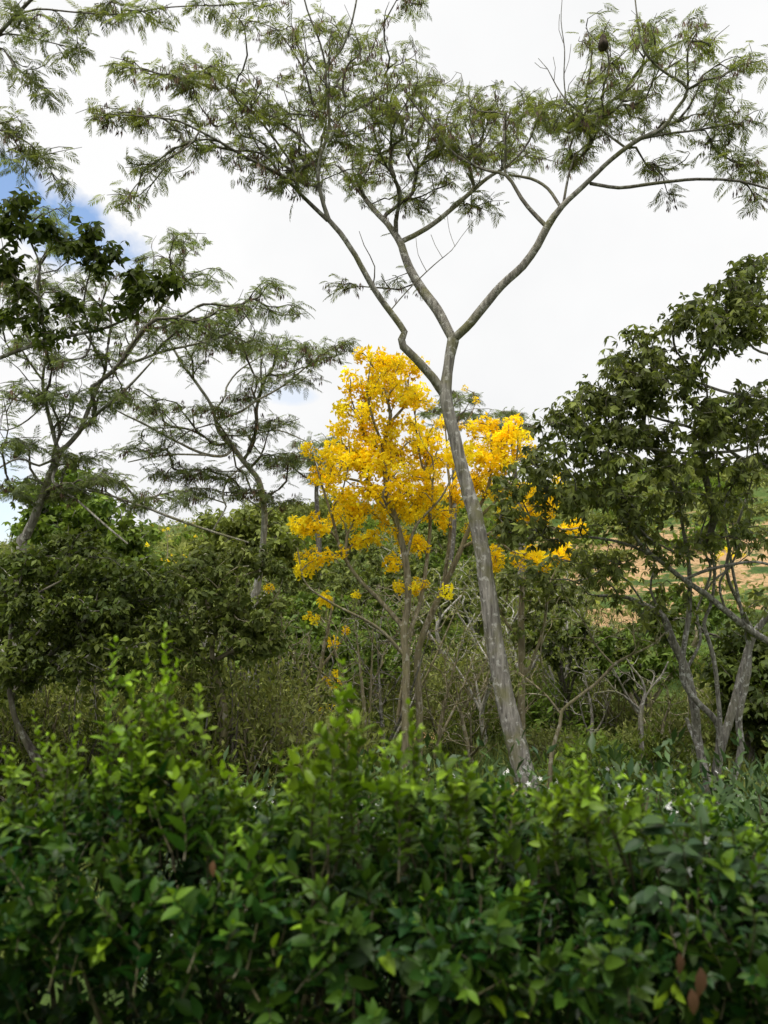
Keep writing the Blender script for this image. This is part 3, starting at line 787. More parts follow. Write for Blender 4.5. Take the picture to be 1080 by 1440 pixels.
# ---- yellow flowering trees ---------------------------------------------------
y1 = [
    [(569, 1130, 15, 13), (570, 1060, 15, 12), (571, 993, 15, 11), (571, 927, 15, 10.5), (568, 890, 15, 10), (574, 840, 15, 9.5), (570, 785, 15, 9), (557, 732, 15, 8.5), (546, 700, 15, 8), (541, 656, 15, 6.5), (541, 626, 15, 6), (548, 597, 15, 5), (566, 575, 15, 4), (584, 553, 15, 2.5)],
    [(541, 632, 15, 5), (528, 600, 14.8, 4), (519, 569, 14.7, 3.5), (516, 548, 14.6, 2.5), (520, 520, 14.6, 1.5)],
    [(568, 885, 15, 7), (555, 868, 15.1, 7), (530, 840, 15.1, 6), (505, 815, 15, 5), (480, 775, 14.9, 4.5), (468, 730, 14.8, 4), (455, 690, 14.7, 3), (445, 655, 14.7, 2)],
    [(545, 700, 15, 5), (515, 680, 14.9, 4), (485, 672, 14.8, 3), (460, 665, 14.7, 2)],
    [(571, 900, 15, 7), (590, 850, 15.3, 6), (600, 790, 15.5, 5.5), (605, 730, 15.6, 5), (600, 680, 15.6, 4), (590, 640, 15.6, 3), (585, 600, 15.6, 2)],
    [(571, 925, 15, 6), (540, 890, 14.9, 5), (510, 870, 14.8, 4), (470, 850, 14.7, 3.5), (430, 820, 14.6, 2.5), (418, 770, 14.6, 2)],
    [(572, 785, 15, 4), (585, 740, 14.9, 4), (620, 700, 14.8, 3), (640, 660, 14.8, 2)],
]
py1 = [(505, 500, 10, 5, 14.6, .2, 4), (530, 508, 14, 9, 14.6, .3, 8), (548, 515, 16, 9, 14.8, .4, 7), (575, 515, 20, 8, 15, .4, 6), (491, 526, 3, 2, 14.6, .1, 1), (540, 535, 32, 14, 14.8, .6, 18), (510, 550, 20, 12, 14.7, .4, 9), (555, 555, 28, 14, 15, .6, 14), (590, 558, 18, 12, 15.2, .5, 8),
       (500, 580, 26, 12, 14.7, .5, 10), (535, 590, 26, 12, 14.8, .5, 9), (520, 612, 32, 12, 14.8, .6, 13), (488, 608, 15, 8, 14.7, .3, 4), (578, 600, 30, 14, 15.2, .7, 9), (560, 630, 35, 14, 15, .8, 18), (600, 628, 30, 14, 15.4, .7, 14),
       (470, 635, 36, 14, 14.7, .6, 18), (505, 650, 35, 14, 14.8, .7, 18), (545, 660, 35, 14, 15, .8, 16), (590, 658, 35, 16, 15.4, .8, 22), (625, 650, 25, 14, 15.2, .6, 10), (465, 668, 25, 14, 14.7, .5, 12), (500, 690, 35, 14, 14.8, .7, 16), (550, 690, 30, 14, 15, .8, 14),
       (590, 690, 35, 14, 15.4, .8, 20), (570, 715, 40, 12, 15.3, .8, 20), (610, 718, 30, 10, 15.5, .7, 11), (475, 720, 26, 10, 14.8, .5, 9), (520, 725, 30, 10, 14.9, .6, 8), (440, 740, 20, 8, 14.6, .4, 8), (425, 745, 12, 6, 14.6, .3, 4), (555, 750, 25, 10, 15, .5, 6), (595, 760, 18, 8, 15.3, .4, 5),
       (430, 790, 22, 12, 14.6, .4, 8), (460, 775, 25, 10, 14.7, .4, 5), (552, 795, 10, 8, 15, .3, 3), (578, 822, 20, 8, 15, .4, 8), (627, 834, 3, 2, 15.2, .1, 1), (455, 845, 4, 3, 14.7, .1, 2), (500, 838, 4, 4, 14.9, .1, 2), (575, 770, 14, 6, 15, .3, 3), (500, 760, 20, 8, 14.8, .3, 4), (645, 640, 18, 10, 15.2, .4, 6), (545, 640, 20, 10, 14.6, .4, 8)]
build_tree('yellow_flowering_tree', 'slender tree covered in bright yellow blossom behind the leaning trunk', 'tree', y1, pad_points([(a, b, c * 1.32, d * 1.3, e + .25, f * 1.5, max(1, int(n * 1.1))) for a, b, c, d, e, f, n in py1], RNG), DIA, 'green_leaf', 'bark_olive', 41, lper=0, blossoms=1, bsize=.275, bjit=.11,
           flat=0, spread=.2, twig_r=.009, ptip=.38, twigmat='bark_olive', sag=.1, group='yellow flowering trees')
y2 = [
    [(586, 1120, 16.5, 12), (590, 1013, 16.5, 10), (587, 927, 16.5, 9.5), (600, 880, 16.5, 9), (622, 830, 16.5, 8), (645, 780, 16.5, 7), (665, 730, 16.5, 6), (685, 690, 16.4, 5), (692, 650, 16.3, 4), (690, 620, 16.3, 2.5)],
    [(622, 832, 16.5, 6), (632, 760, 16.6, 5), (634, 700, 16.6, 4.5), (630, 660, 16.6, 3.5), (628, 625, 16.6, 2.5), (625, 590, 16.6, 1.5)],
    [(650, 770, 16.5, 5), (700, 745, 16.3, 4.5), (740, 735, 16.1, 4), (790, 745, 16, 3), (815, 742, 15.9, 2)],
    [(660, 742, 16.5, 4), (710, 690, 16.3, 3.5), (725, 655, 16.2, 2.5), (728, 620, 16.2, 2)],
    [(690, 748, 16.3, 4), (720, 775, 16.1, 3), (760, 785, 16, 2)],
]
py2 = [(657, 540, 10, 6, 16.6, .2, 1), (672, 561, 3, 2, 16.6, .1, 1), (630, 598, 15, 6, 16.6, .4, 3), (665, 603, 20, 10, 16.4, .4, 7), (705, 595, 25, 8, 16.3, .4, 8), (690, 620, 25, 12, 16.3, .5, 14), (725, 620, 22, 12, 16.2, .5, 12), (660, 640, 25, 12, 16.4, .5, 12), (705, 645, 28, 12, 16.3, .6, 16), (738, 640, 14, 10, 16.2, .4, 6),
       (675, 668, 28, 10, 16.4, .6, 14), (690, 690, 22, 10, 16.4, .5, 12), (735, 690, 30, 8, 16.2, .5, 9), (760, 700, 30, 10, 16.1, .5, 11), (730, 725, 24, 10, 16.2, .5, 9), (785, 672, 4, 3, 16, .1, 2), (765, 722, 22, 10, 16, .4, 7), (805, 742, 18, 6, 15.9, .3, 8), (790, 762, 12, 8, 15.9, .3, 5), (755, 786, 26, 11, 15.8, .4, 18), (788, 780, 9, 6, 15.8, .2, 4), (694, 780, 10, 7, 16, .3, 3), (695, 794, 6, 4, 16, .2, 3), (640, 690, 25, 12, 16.5, .5, 10), (660, 740, 16, 8, 16.5, .3, 3), (625, 730, 20, 8, 16.5, .3, 4), (690, 755, 10, 5, 16.2, .2, 2)]
build_tree('yellow_flowering_tree', 'yellow blossoming tree whose sprays show right of the leaning trunk', 'tree', y2, pad_points([(a, b, c * 1.28, d * 1.25, e + .25, f * 1.5, max(1, int(n * 1.2))) for a, b, c, d, e, f, n in py2], RNG), DIA, 'green_leaf', 'bark_olive', 42, lper=0, blossoms=1, bsize=.285, bjit=.11,
           flat=0, spread=.2, twig_r=.009, ptip=.38, twigmat='bark_olive', sag=.1, group='yellow flowering trees')
y3 = [
    [(440, 1130, 18, 8), (441, 1060, 18, 7), (444, 990, 18, 6), (452, 930, 18, 5), (462, 880, 18, 4), (470, 840, 18, 2.5)],
    [(444, 1000, 18, 5), (425, 950, 17.8, 4), (400, 895, 17.6, 3), (395, 860, 17.5, 2)],
    [(450, 940, 18, 4), (478, 905, 18.1, 3), (490, 880, 18.1, 2)],
]
py3 = [(435, 868, 14, 6, 17.8, .3, 3), (455, 845, 3, 3, 18, .1, 1), (487, 884, 5, 6, 18.1, .1, 3), (471, 904, 3, 3, 18, .1, 1), (445, 868, 6, 4, 18, .2, 2), (470, 960, 14, 18, 18.2, .3, 7), (462, 1000, 14, 16, 18.2, .3, 7), (470, 1040, 18, 14, 18.2, .3, 7), (375, 825, 8, 4, 17.5, .2, 2), (480, 1065, 12, 8, 18.2, .2, 3)]
build_tree('yellow_flowering_tree', 'thin young tree with few scattered yellow blossoms low at the left', 'tree', y3, pad_points(py3, RNG), DIA, 'green_leaf', 'bark_olive', 43, lper=0, blossoms=1, bsize=.19, bjit=.1,
           flat=0, spread=.2, twig_r=.007, ptip=.38, group='yellow flowering trees')

# ---- right-hand tree -----------------------------------------------------------
r1 = [
    [(1000, 1150, 13.5, 26), (999, 1120, 13.5, 20), (996, 1100, 13.5, 13), (982, 1046, 13.5, 12), (977, 997, 13.4, 12), (964, 941, 13.3, 11.5), (946, 902, 13.2, 11), (932, 867, 13.1, 9), (897, 846, 12.9, 6.5), (870, 838, 12.8, 5), (841, 838, 12.7, 4)],
    [(1004, 1100, 13.5, 11), (1011, 1025, 13.3, 9), (978, 984, 13.1, 8), (960, 955, 13, 8), (961, 916, 12.9, 7.5), (969, 863, 12.8, 7), (969, 800, 12.6, 6), (960, 740, 12.3, 5), (950, 690, 12, 4), (930, 650, 11.7, 3)],
    [(1004, 1130, 13.5, 16), (1010, 1068, 13.6, 13), (1031, 997, 13.6, 12), (1045, 941, 13.6, 12), (1059, 895, 13.6, 10), (1075, 872, 13.5, 9), (1110, 830, 13.4, 8), (1130, 760, 13, 7), (1130, 690, 12.5, 6)],
    [(1012, 1140, 13.4, 14), (1028, 1105, 13.3, 10), (1042, 1053, 13.2, 9.5), (1039, 1011, 13.1, 9), (1052, 948, 13, 8), (1053, 906, 13, 7), (1045, 870, 12.9, 5), (1030, 800, 12.7, 4), (1020, 740, 12.4, 3.5)],
    [(1008, 1090, 13.3, 7), (1013, 1040, 13.1, 6.5), (1010, 983, 13, 6), (1003, 923, 12.9, 6), (990, 877, 12.8, 5), (999, 853, 12.7, 4.5), (1005, 800, 12.5, 4), (990, 750, 12.3, 3)],
    [(1120, 925, 13, 12), (1080, 902, 12.9, 10), (1052, 884, 12.8, 10), (1017, 856, 12.7, 9), (992, 835, 12.6, 8), (960, 814, 12.4, 7), (940, 798, 12.3, 6), (905, 770, 12, 5), (880, 735, 11.8, 4), (850, 700, 11.6, 3)],
    [(1130, 690, 12.5, 7), (1080, 657, 12, 5.5), (1040, 643, 11.8, 5), (987, 607, 11.5, 4.5), (920, 587, 11.3, 3.5), (893, 573, 11.2, 2.5)],
    [(1130, 700, 12.5, 7), (1110, 640, 12, 6), (1080, 617, 11.7, 5), (1040, 633, 11.5, 4.5), (963, 637, 11.2, 4), (900, 630, 11, 3), (850, 640, 10.9, 2)],
    [(1130, 690, 12.5, 7), (1120, 600, 11.8, 6), (1080, 562, 11.3, 4.5), (1027, 553, 11.1, 4), (987, 540, 11, 3.5), (950, 525, 10.9, 2.5), (910, 500, 10.8, 1.8)],
    [(1130, 690, 12.5, 7), (1125, 560, 11.5, 5), (1090, 505, 11.2, 4), (1060, 490, 11, 3.5), (1040, 460, 10.9, 2.5), (1030, 420, 10.9, 2)],
    [(1060, 890, 13.5, 6), (1040, 850, 13.3, 5.5), (1022, 805, 13.1, 5), (1030, 760, 12.9, 4), (1050, 700, 12.6, 3.5)],
    [(962, 815, 12.4, 4), (1000, 800, 12.2, 5), (1060, 790, 12, 4), (1100, 800, 11.9, 4)],
    [(968, 820, 12.6, 5), (930, 790, 12.3, 4.5), (880, 765, 12, 4), (820, 755, 11.7, 3.5), (760, 760, 11.4, 3), (720, 750, 11.2, 2)],
    [(1012, 1135, 13.2, 9), (985, 1060, 13.4, 7), (965, 1010, 13.6, 5)],
    [(964, 945, 13.3, 5), (985, 900, 13.2, 4), (980, 860, 13.2, 3.5), (1000, 820, 13.1, 3), (1040, 790, 13, 2)],
    [(936, 872, 13.1, 4), (915, 830, 13, 3.5), (920, 790, 12.9, 3), (905, 755, 12.8, 2.5), (915, 715, 12.7, 2)],
    [(1020, 858, 12.7, 4), (1012, 820, 12.5, 3.5), (1035, 780, 12.3, 3), (1030, 735, 12.1, 2)],
    [(990, 834, 12.6, 4), (1000, 800, 12.5, 3.5), (985, 760, 12.3, 3), (995, 720, 12.1, 2)],
    [(905, 848, 12.9, 3), (880, 815, 12.7, 2.5), (850, 800, 12.5, 2), (815, 800, 12.3, 1.5)],
]
pr1 = [(1065, 375, 25, 16, 10.9, .5, 12), (1035, 400, 30, 16, 10.9, .5, 14), (1060, 430, 40, 22, 10.9, .6, 22), (1015, 440, 30, 18, 10.9, .5, 14), (975, 435, 32, 14, 10.9, .5, 14), (1050, 470, 30, 18, 11, .5, 14), (1000, 475, 25, 14, 10.9, .5, 8), (945, 455, 18, 12, 10.9, .4, 6),
       (898, 475, 18, 8, 10.8, .3, 6), (925, 495, 32, 12, 10.8, .5, 12), (862, 500, 22, 10, 10.8, .4, 8), (885, 525, 40, 14, 10.9, .6, 18), (930, 530, 40, 12, 10.9, .6, 15), (965, 520, 25, 12, 11, .5, 8), (830, 545, 25, 12, 10.8, .5, 9), (860, 560, 40, 14, 10.9, .6, 18), (905, 560, 40, 12, 11, .6, 16),
       (815, 575, 35, 14, 10.8, .6, 14), (775, 590, 26, 12, 10.8, .5, 10), (840, 600, 45, 16, 10.9, .7, 22), (790, 620, 35, 14, 10.8, .6, 14), (755, 640, 30, 14, 10.9, .5, 10), (900, 605, 50, 16, 11.2, .8, 24), (1000, 570, 45, 14, 11.1, .7, 20), (1060, 560, 35, 18, 11.2, .7, 18), (1045, 600, 45, 18, 11.4, .8, 24), (985, 605, 40, 14, 11.3, .7, 14),
       (735, 655, 25, 14, 10.9, .5, 10), (715, 685, 22, 10, 11, .4, 10), (735, 715, 30, 10, 11.1, .5, 12), (700, 730, 25, 10, 11.2, .4, 8), (730, 748, 35, 10, 11.2, .5, 10), (780, 660, 35, 14, 10.9, .6, 12), (770, 745, 28, 10, 11.3, .5, 7), (845, 645, 50, 18, 11, .9, 24), (905, 650, 50, 20, 11.2, .9, 24), (970, 650, 50, 20, 11.4, .9, 24), (1040, 650, 50, 20, 11.6, .9, 24),
       (830, 690, 45, 16, 11.4, .8, 18), (890, 700, 50, 18, 11.6, .8, 20), (960, 700, 50, 18, 11.8, .8, 18), (1040, 705, 50, 20, 12.2, .9, 20), (860, 735, 40, 12, 11.8, .7, 12), (800, 700, 35, 12, 11.2, .6, 10), (760, 680, 22, 10, 11, .4, 6), (840, 790, 50, 14, 12.2, .8, 12), (790, 790, 35, 12, 12, .6, 8), (910, 740, 40, 12, 12, .6, 8), (940, 770, 60, 16, 12.2, .8, 16), (1020, 750, 60, 20, 12.4, .8, 18), (880, 790, 60, 14, 12.4, .8, 14), (960, 830, 60, 18, 12.8, .8, 10), (800, 820, 50, 14, 12.6, .8, 9), (740, 800, 40, 14, 12, .7, 7), (1060, 840, 40, 20, 13, .8, 8), (880, 860, 40, 14, 13, .7, 6), (1070, 760, 30, 20, 12.4, .8, 8), (860, 820, 30, 8, 12.7, .5, 6)]
pr1 = [(a, b, c * 1.1, d * 1.05, e, f * 1.3, int(n * (.85 if a < 800 else 1.4 if b < 640 else .85)) + 1) for a, b, c, d, e, f, n in pr1]
build_tree('broadleaf_tree', 'large dark tree at right with many grey lichened stems and drooping leaves', 'tree', r1, pad_points(pr1, RNG), PALM + [TRI[2]], 'drooping_leaf', 'bark_lichen', 51,
           lsize=.14, lper=5, droop=.7, flat=.3, spread=.62, loose=.09, twig_r=.0052, twigmat='bark_dark', young=(0, .6), ptip=.40)
# second dark crown low at the right edge, behind the stems
def simple_tree(label, px, pyb, Y, crown, w, seed, leaf, lmat, bark, lsize, lper, lean=0.0, group=None, young=(0, .7), flat=.3, name='broadleaf_tree', spread=.4, droop=.3, twig_r=.008, stems=1, crownname='crown'):
    gx = float(at(px, pyb, Y)[0])
    gz = float(ground_z(gx, Y))
    r = np.random.default_rng(seed + 900)
    pads = crown
    cxm = np.mean([p[0] for p in pads]); cym = np.mean([p[1] for p in pads]); ymin = np.mean([p[4] for p in pads])
    limbs = []
    tgt = pad_points([(a, b + r.normal() * d * .5 * (Y < 12), c_ * 1.1, d * 1.15, e, f, int(n * (1.05 if Y < 12 else 1.5)) + 1) for a, b, c_, d, e, f, n in pads], r)
    for s in range(stems):
        c = tgt[r.integers(len(tgt))] if stems > 1 else at(cxm, cym, ymin)
        b = np.array([gx + r.normal() * .12 * (s > 0), Y + r.normal() * .12 * (s > 0), gz - .15])
        mid = b * .5 + c * .5 + np.array([lean + r.normal() * .15, r.normal() * .15, 0])
        R = w * Y / FPX / 2 * (1 if s == 0 else r.uniform(.5, .85))
        q1 = b * .75 + mid * .25 + r.normal(size=3) * .05
        limbs.append(np.array([list(b) + [R * 1.2], list(q1) + [R], list(mid) + [R * .85], list(mid * .4 + c * .6 + r.normal(size=3) * .1) + [R * .55], list(c) + [R * .2]]))
    return build_tree(name, label, 'tree', limbs, tgt, leaf, lmat, bark, seed, lsize=lsize, lper=lper, droop=droop, flat=flat, spread=spread * 1.5, loose=lsize * .45, twig_r=twig_r, young=young, root_to_ground=False, group=group, crown=crownname, twigmat=bark)


simple_tree('dark leafy tree low at the right edge behind the many-stemmed tree', 1065, 1080, 17, [(1070, 930, 35, 30, 17, 1.2, 30), (1060, 985, 40, 25, 17, 1.2, 34), (1015, 945, 25, 25, 17.2, 1, 16), (1085, 1020, 25, 20, 17, 1, 14), (930, 870, 30, 20, 17.5, 1, 10), (1040, 890, 40, 20, 17.5, 1, 16)], 12, 52, TRI, 'dark_leaf', 'bark_dark', .22, 9, young=(0, .4))
# ---- leafless and thin trees in the middle distance ------------------------------
b1 = [
    [(772, 1130, 13, 11), (773, 1105, 13, 9), (776, 1060, 13, 8), (787, 1020, 13, 7), (790, 1000, 13, 7), (812, 981, 12.9, 6), (840, 960, 12.8, 6), (863, 935, 12.7, 5.5), (885, 922, 12.6, 4.5), (915, 908, 12.5, 3.5), (935, 890, 12.5, 2.5)],
    [(788, 1004, 13, 5), (770, 980, 13, 4.5), (750, 962, 13.1, 4), (728, 945, 13.2, 3)],
    [(863, 935, 12.7, 4.5), (850, 922, 12.7, 4), (836, 905, 12.7, 3.5), (822, 875, 12.6, 3), (800, 848, 12.5, 2.5), (790, 825, 12.5, 1.8)],
    [(836, 908, 12.7, 2.5), (856, 895, 12.7, 2), (880, 900, 12.7, 1.5)],
]
b1 = [[(a, b, c, d * .72) for a, b, c, d in l] for l in b1]
build_tree('bare_tree', 'thin leafless tree with a wide open fork right of the leaning trunk', 'tree', b1, pad_points([(760, 930, 30, 25, 13.1, .5, 10), (880, 880, 60, 30, 12.6, .6, 34), (800, 860, 45, 40, 12.6, .6, 30), (920, 900, 30, 20, 12.5, .4, 14), (740, 960, 40, 30, 13, .5, 14)], RNG), BLADE2, 'olive_leaf', 'bark_olive', 61, lper=2, lsize=.12, flat=.3, spread=.25, twig_r=.004)
b2 = [
    [(903, 1125, 16, 13), (903, 1100, 16, 10), (902, 1050, 16, 9), (901, 1015, 16, 9), (902, 995, 16, 8), (907, 975, 16, 5), (902, 955, 16, 4), (890, 940, 16, 3), (880, 925, 16, 2)],
    [(902, 1000, 16, 5), (885, 985, 15.9, 4), (865, 972, 15.8, 4), (835, 975, 15.7, 2)],
    [(905, 985, 16, 4), (915, 968, 16, 3.5), (930, 950, 16.1, 3), (940, 930, 16.1, 2)],
    [(898, 1003, 16, 4), (882, 978, 15.9, 4), (870, 955, 15.8, 3), (862, 940, 15.8, 2)],
    [(907, 972, 16, 3.5), (893, 958, 16, 3), (882, 948, 16, 2)],
]
b2 = [[(a, b, c, d * .8) for a, b, c, d in l] for l in b2]
build_tree('bare_tree', 'small pollarded tree with pale bare twigs left of the many-stemmed tree', 'tree', b2, pad_points([(895, 945, 50, 25, 16, .8, 26), (860, 960, 30, 15, 15.8, .5, 8), (930, 955, 20, 18, 16, .4, 8)], RNG), DIA, 'olive_leaf', 'bark', 62, lper=0, flat=.2, spread=.2, twig_r=.0065)
b3 = [
    [(737, 1130, 18, 14), (735, 1080, 18, 12), (733, 1000, 18, 11), (734, 930, 18, 10), (733, 870, 18, 9), (735, 820, 18, 7), (740, 770, 18, 5)],
    [(733, 960, 18, 5), (750, 925, 17.8, 4.5), (765, 880, 17.7, 4), (770, 830, 17.6, 3), (782, 800, 17.6, 2)],
    [(733, 900, 18, 5), (715, 880, 18, 4), (700, 850, 18, 3), (695, 820, 18, 2)],
]
build_tree('bare_tree', 'straight grey tree half hidden just behind the leaning trunk with a twiggy olive top', 'tree', b3, pad_points([(735, 830, 45, 30, 18, 1.2, 26), (770, 810, 35, 25, 17.6, 1, 20), (800, 840, 30, 20, 17.5, .8, 14), (740, 880, 40, 20, 18, 1, 12), (690, 850, 25, 20, 18, .8, 8)], RNG), TRI, 'olive_leaf', 'bark_olive', 63, lper=4, lsize=.17, flat=.3, spread=.35, twig_r=.0065)

# ---- dense dark trees on the left --------------------------------------------------
simple_tree('dark dense leaning tree at left above the tall hedge shoots', 144, 1075, 10.5,
            [(60, 790, 60, 28, 10.4, .9, 44), (130, 800, 60, 28, 10.3, .9, 46), (60, 850, 65, 32, 10.2, 1, 54), (140, 860, 65, 30, 10.2, 1, 54), (200, 850, 50, 30, 10.3, .9, 38), (90, 910, 65, 24, 10.2, 1, 40), (30, 910, 50, 28, 10.2, 1, 30), (180, 905, 50, 22, 10.2, .9, 26), (100, 760, 55, 18, 10.6, .8, 24), (215, 810, 40, 22, 10.4, .8, 22), (120, 950, 60, 25, 10.2, .9, 12), (40, 960, 30, 35, 10.1, .7, 8), (195, 955, 30, 35, 10.3, .6, 8), (235, 870, 30, 30, 10.4, .8, 18), (20, 800, 40, 25, 10.4, .8, 22)],
            11, 71, TRI, 'dark_leaf', 'bark_dark', .105, 9, lean=-.3, young=(0, .55), flat=.4, spread=.3, twig_r=.005, stems=2)
simple_tree('dense olive tree left of the yellow tree on a slanting brown trunk', 276, 1075, 11.5,
            [(280, 790, 50, 22, 11.5, .9, 32), (330, 800, 45, 25, 11.5, .9, 32), (270, 840, 55, 28, 11.3, 1, 40), (340, 850, 45, 28, 11.4, 1, 34), (300, 890, 55, 20, 11.2, 1, 30), (370, 880, 25, 22, 11.3, .6, 14), (250, 890, 40, 20, 11.2, .9, 18), (350, 910, 30, 12, 11.2, .5, 10), (355, 775, 35, 18, 11.7, .7, 16), (390, 800, 25, 20, 11.8, .6, 12), (385, 845, 22, 16, 11.7, .6, 8), (230, 820, 35, 25, 11.5, .8, 18), (290, 940, 45, 25, 11.2, .7, 8), (395, 905, 20, 14, 11.4, .4, 6)],
            12, 72, TRI, 'olive_leaf', 'bark_olive', .11, 9, lean=.1, young=(0, .6), flat=.4, spread=.32, twig_r=.0055, stems=1)
simple_tree('shadowy leafy tree at the lower left edge with a thin pale trunk', 3, 1110, 11.5,
            [(-20, 800, 50, 35, 11.5, 1, 30), (10, 870, 40, 40, 11.5, 1, 34), (20, 940, 40, 25, 11.5, 1, 26), (-40, 900, 40, 50, 11.5, 1, 30)], 8, 73, TRI, 'dark_leaf', 'bark_dark', .12, 8, young=(0, .6), flat=.4, spread=.3, twig_r=.005)
simple_tree('bright green bushy tree behind the dark trees at left', 120, 900, 19,
            [(60, 690, 40, 20, 19, 1.2, 26), (120, 715, 50, 22, 19, 1.2, 40), (170, 745, 45, 22, 19, 1.2, 36), (60, 735, 50, 22, 19, 1.2, 34), (200, 790, 40, 20, 19, 1.2, 26), (120, 760, 50, 18, 19, 1.2, 26), (110, 670, 30, 12, 19, 1, 14), (150, 790, 50, 20, 18.8, 1.2, 24)],
            10, 74, TRI, 'green_leaf', 'bark', .22, 8, young=(.1, 1), flat=.4, spread=.5, twig_r=.009)
simple_tree('bushy green tree behind the crooked pale tree', 330, 850, 22,
            [(330, 750, 40, 18, 22, 1.5, 28), (390, 760, 40, 18, 22, 1.5, 28), (300, 770, 35, 18, 22, 1.4, 20), (360, 730, 40, 12, 22, 1.3, 20), (420, 790, 35, 20, 22, 1.4, 20), (300, 730, 25, 10, 22, 1, 10), (340, 790, 50, 18, 22, 1.5, 22)],
            9, 75, TRI, 'olive_leaf', 'bark', .24, 8, young=(.2, 1), flat=.4, spread=.6, twig_r=.01)
for k, (px, pyb, Y, tx, ty, w, lab) in enumerate([(115, 1085, 13, 113, 930, 9, 'thin upright trunk in the shade under the dark crown at left'), (315, 1120, 12.5, 290, 1020, 8, 'short bent bare stem beside the slanting brown trunk'), (236, 1060, 14, 228, 950, 7, 'thin pale pole-like trunk under the dense olive crown'),
                                                  (45, 1090, 14, 60, 960, 7, 'thin dark leaning stem near the left edge')]):
    simple_tree(lab, px, pyb, Y, [(tx, ty - 30, 35, 25, Y, .7, 12)], w, 80 + k, TRI, 'dark_leaf', 'bark', .16, 5, lean=(tx - px) / FPX * Y * .1, name='sapling', spread=.3, twig_r=.005)
# ---- leafless thicket stems behind and round the yellow trees ---------------------------
bare = [(400, 1105, 17, 392, 900, 60), (520, 1110, 16, 500, 880, 70), (545, 1110, 17, 530, 900, 70), (610, 1100, 18, 650, 900, 75), (640, 1100, 20, 690, 920, 60), (480, 1110, 19, 440, 930, 60), (560, 1100, 19, 590, 840, 70), (670, 1100, 17, 640, 960, 60), (830, 1090, 20, 820, 940, 60), (950, 1100, 18, 945, 980, 45), (350, 1100, 19, 345, 950, 55), (500, 1100, 21, 540, 850, 60), (425, 1100, 20, 415, 920, 55), (700, 1095, 21, 720, 930, 55), (800, 1095, 23, 790, 900, 60), (870, 1095, 22, 865, 930, 50)]
blab = ['leafless grey sapling at the left end of the thicket', 'leafless sapling with steep branches left of the yellow stems', 'grey leafless stem close behind the yellow stems', 'leafless sapling right of the yellow stems with branches leaning right', 'spindly grey sapling just left of the leaning trunk', 'slanting bare sapling below the scattered yellow blossoms',
        'tall bare sapling rising among the lowest yellow blossoms', 'low bare sapling at the foot of the leaning trunk', 'bare sapling between the open fork and the pollarded tree', 'short bare stem left of the many grey stems', 'bare sapling right of the slanting brown trunk', 'tall twiggy sapling behind the yellow stems', 'faint bare sapling beside the low scattered yellow blossoms', 'bare sapling seen past the left edge of the open fork', 'tall bare sapling behind the right arm of the open fork', 'bare sapling just left of the pollarded tree']
for k, (px, pyb, Y, tx, ty, sp) in enumerate(bare):
    gx = float(at(px, pyb, Y)[0])
    gz = float(ground_z(gx, Y))
    r = np.random.default_rng(300 + k)
    top = at(tx, ty, Y)
    b = np.array([gx, Y, gz - .15])
    mid = b * .45 + top * .55 + r.normal(size=3) * .12
    limbs = [np.array([list(b) + [.055], list(b * .75 + mid * .25 + r.normal(size=3) * .04) + [.048], list(mid) + [.036], list(top) + [.008]])]
    for q in range(2):
        e = at(tx + r.normal() * sp * .7, ty + r.uniform(-20, 60), Y + r.normal() * .8)
        s = b * .6 + mid * .4
        limbs.append(np.array([list(s) + [.035], list(s * .5 + e * .5 + np.array([0, 0, -.15])) + [.022], list(e) + [.007]]))
    build_tree('bare_tree', blab[k], 'tree', limbs, pad_points([(tx, ty + 5, sp * 1.1, 55, Y, 1.2, 62), (tx, ty + 75, sp * 1.2, 45, Y, 1.2, 34)], r), DIA, 'olive_leaf', ['bark_olive', 'bark_olive', 'bark'][k % 3], 310 + k, lper=(1 if k % 2 else 2), lsize=.11, flat=.2, spread=.3, twig_r=.0055, ptip=.40, root_to_ground=False, wob=.09)

# ------------------------------------------------------------------ ground
def build_ground():
    ys = np.unique(np.r_[np.linspace(-400, -10, 8), np.linspace(-10, 30, 81), np.linspace(30, 130, 81), np.geomspace(130, 3000, 26)])
    xs0 = np.unique(np.r_[-np.geomspace(60, 3000, 14), np.linspace(-60, 60, 121), np.geomspace(60, 3000, 14)])
    X, Y = np.meshgrid(xs0, ys)
    Z = ground_z(X, Y)
    V = np.stack([X, Y, Z], -1).reshape(-1, 3)
    nx, ny = len(xs0), len(ys)
    i = np.arange(ny - 1)[:, None] * nx
    j = np.arange(nx - 1)[None]
    F = np.stack([i + j, i + j + 1, i + nx + j + 1, i + nx + j], -1).reshape(-1, 4)
    b = Buf()
    b.add(V, F)
    me = b.mesh('ground', (0, 0, 0), True)
    x, y = V[:, 0], V[:, 1]
    soil = np.exp(-(((x - 20) / 13) ** 4 + ((y - 55) / 16) ** 4)) * .74
    soil = np.maximum(soil, .9 * np.exp(-(((x - 1.35) / .8) ** 2 + ((y - 21) / 1.6) ** 2)))
    soil = np.maximum(soil, .8 * np.exp(-(((x - 12) / 3) ** 2 + ((y - 38) / 3) ** 2)))
    a = me.attributes.new('soil', 'FLOAT', 'POINT')
    a.data.foreach_set('value', soil.astype(np.float32))
    o = link('ground', me, ground_mat())
    o['kind'] = 'structure'
    return o


build_ground()


def soil_at(x, y):
    return max(math.exp(-(((x - 20) / 13) ** 4 + ((y - 55) / 16) ** 4)), math.exp(-(((x - 1.35) / .8) ** 2 + ((y - 21) / 1.6) ** 2)))


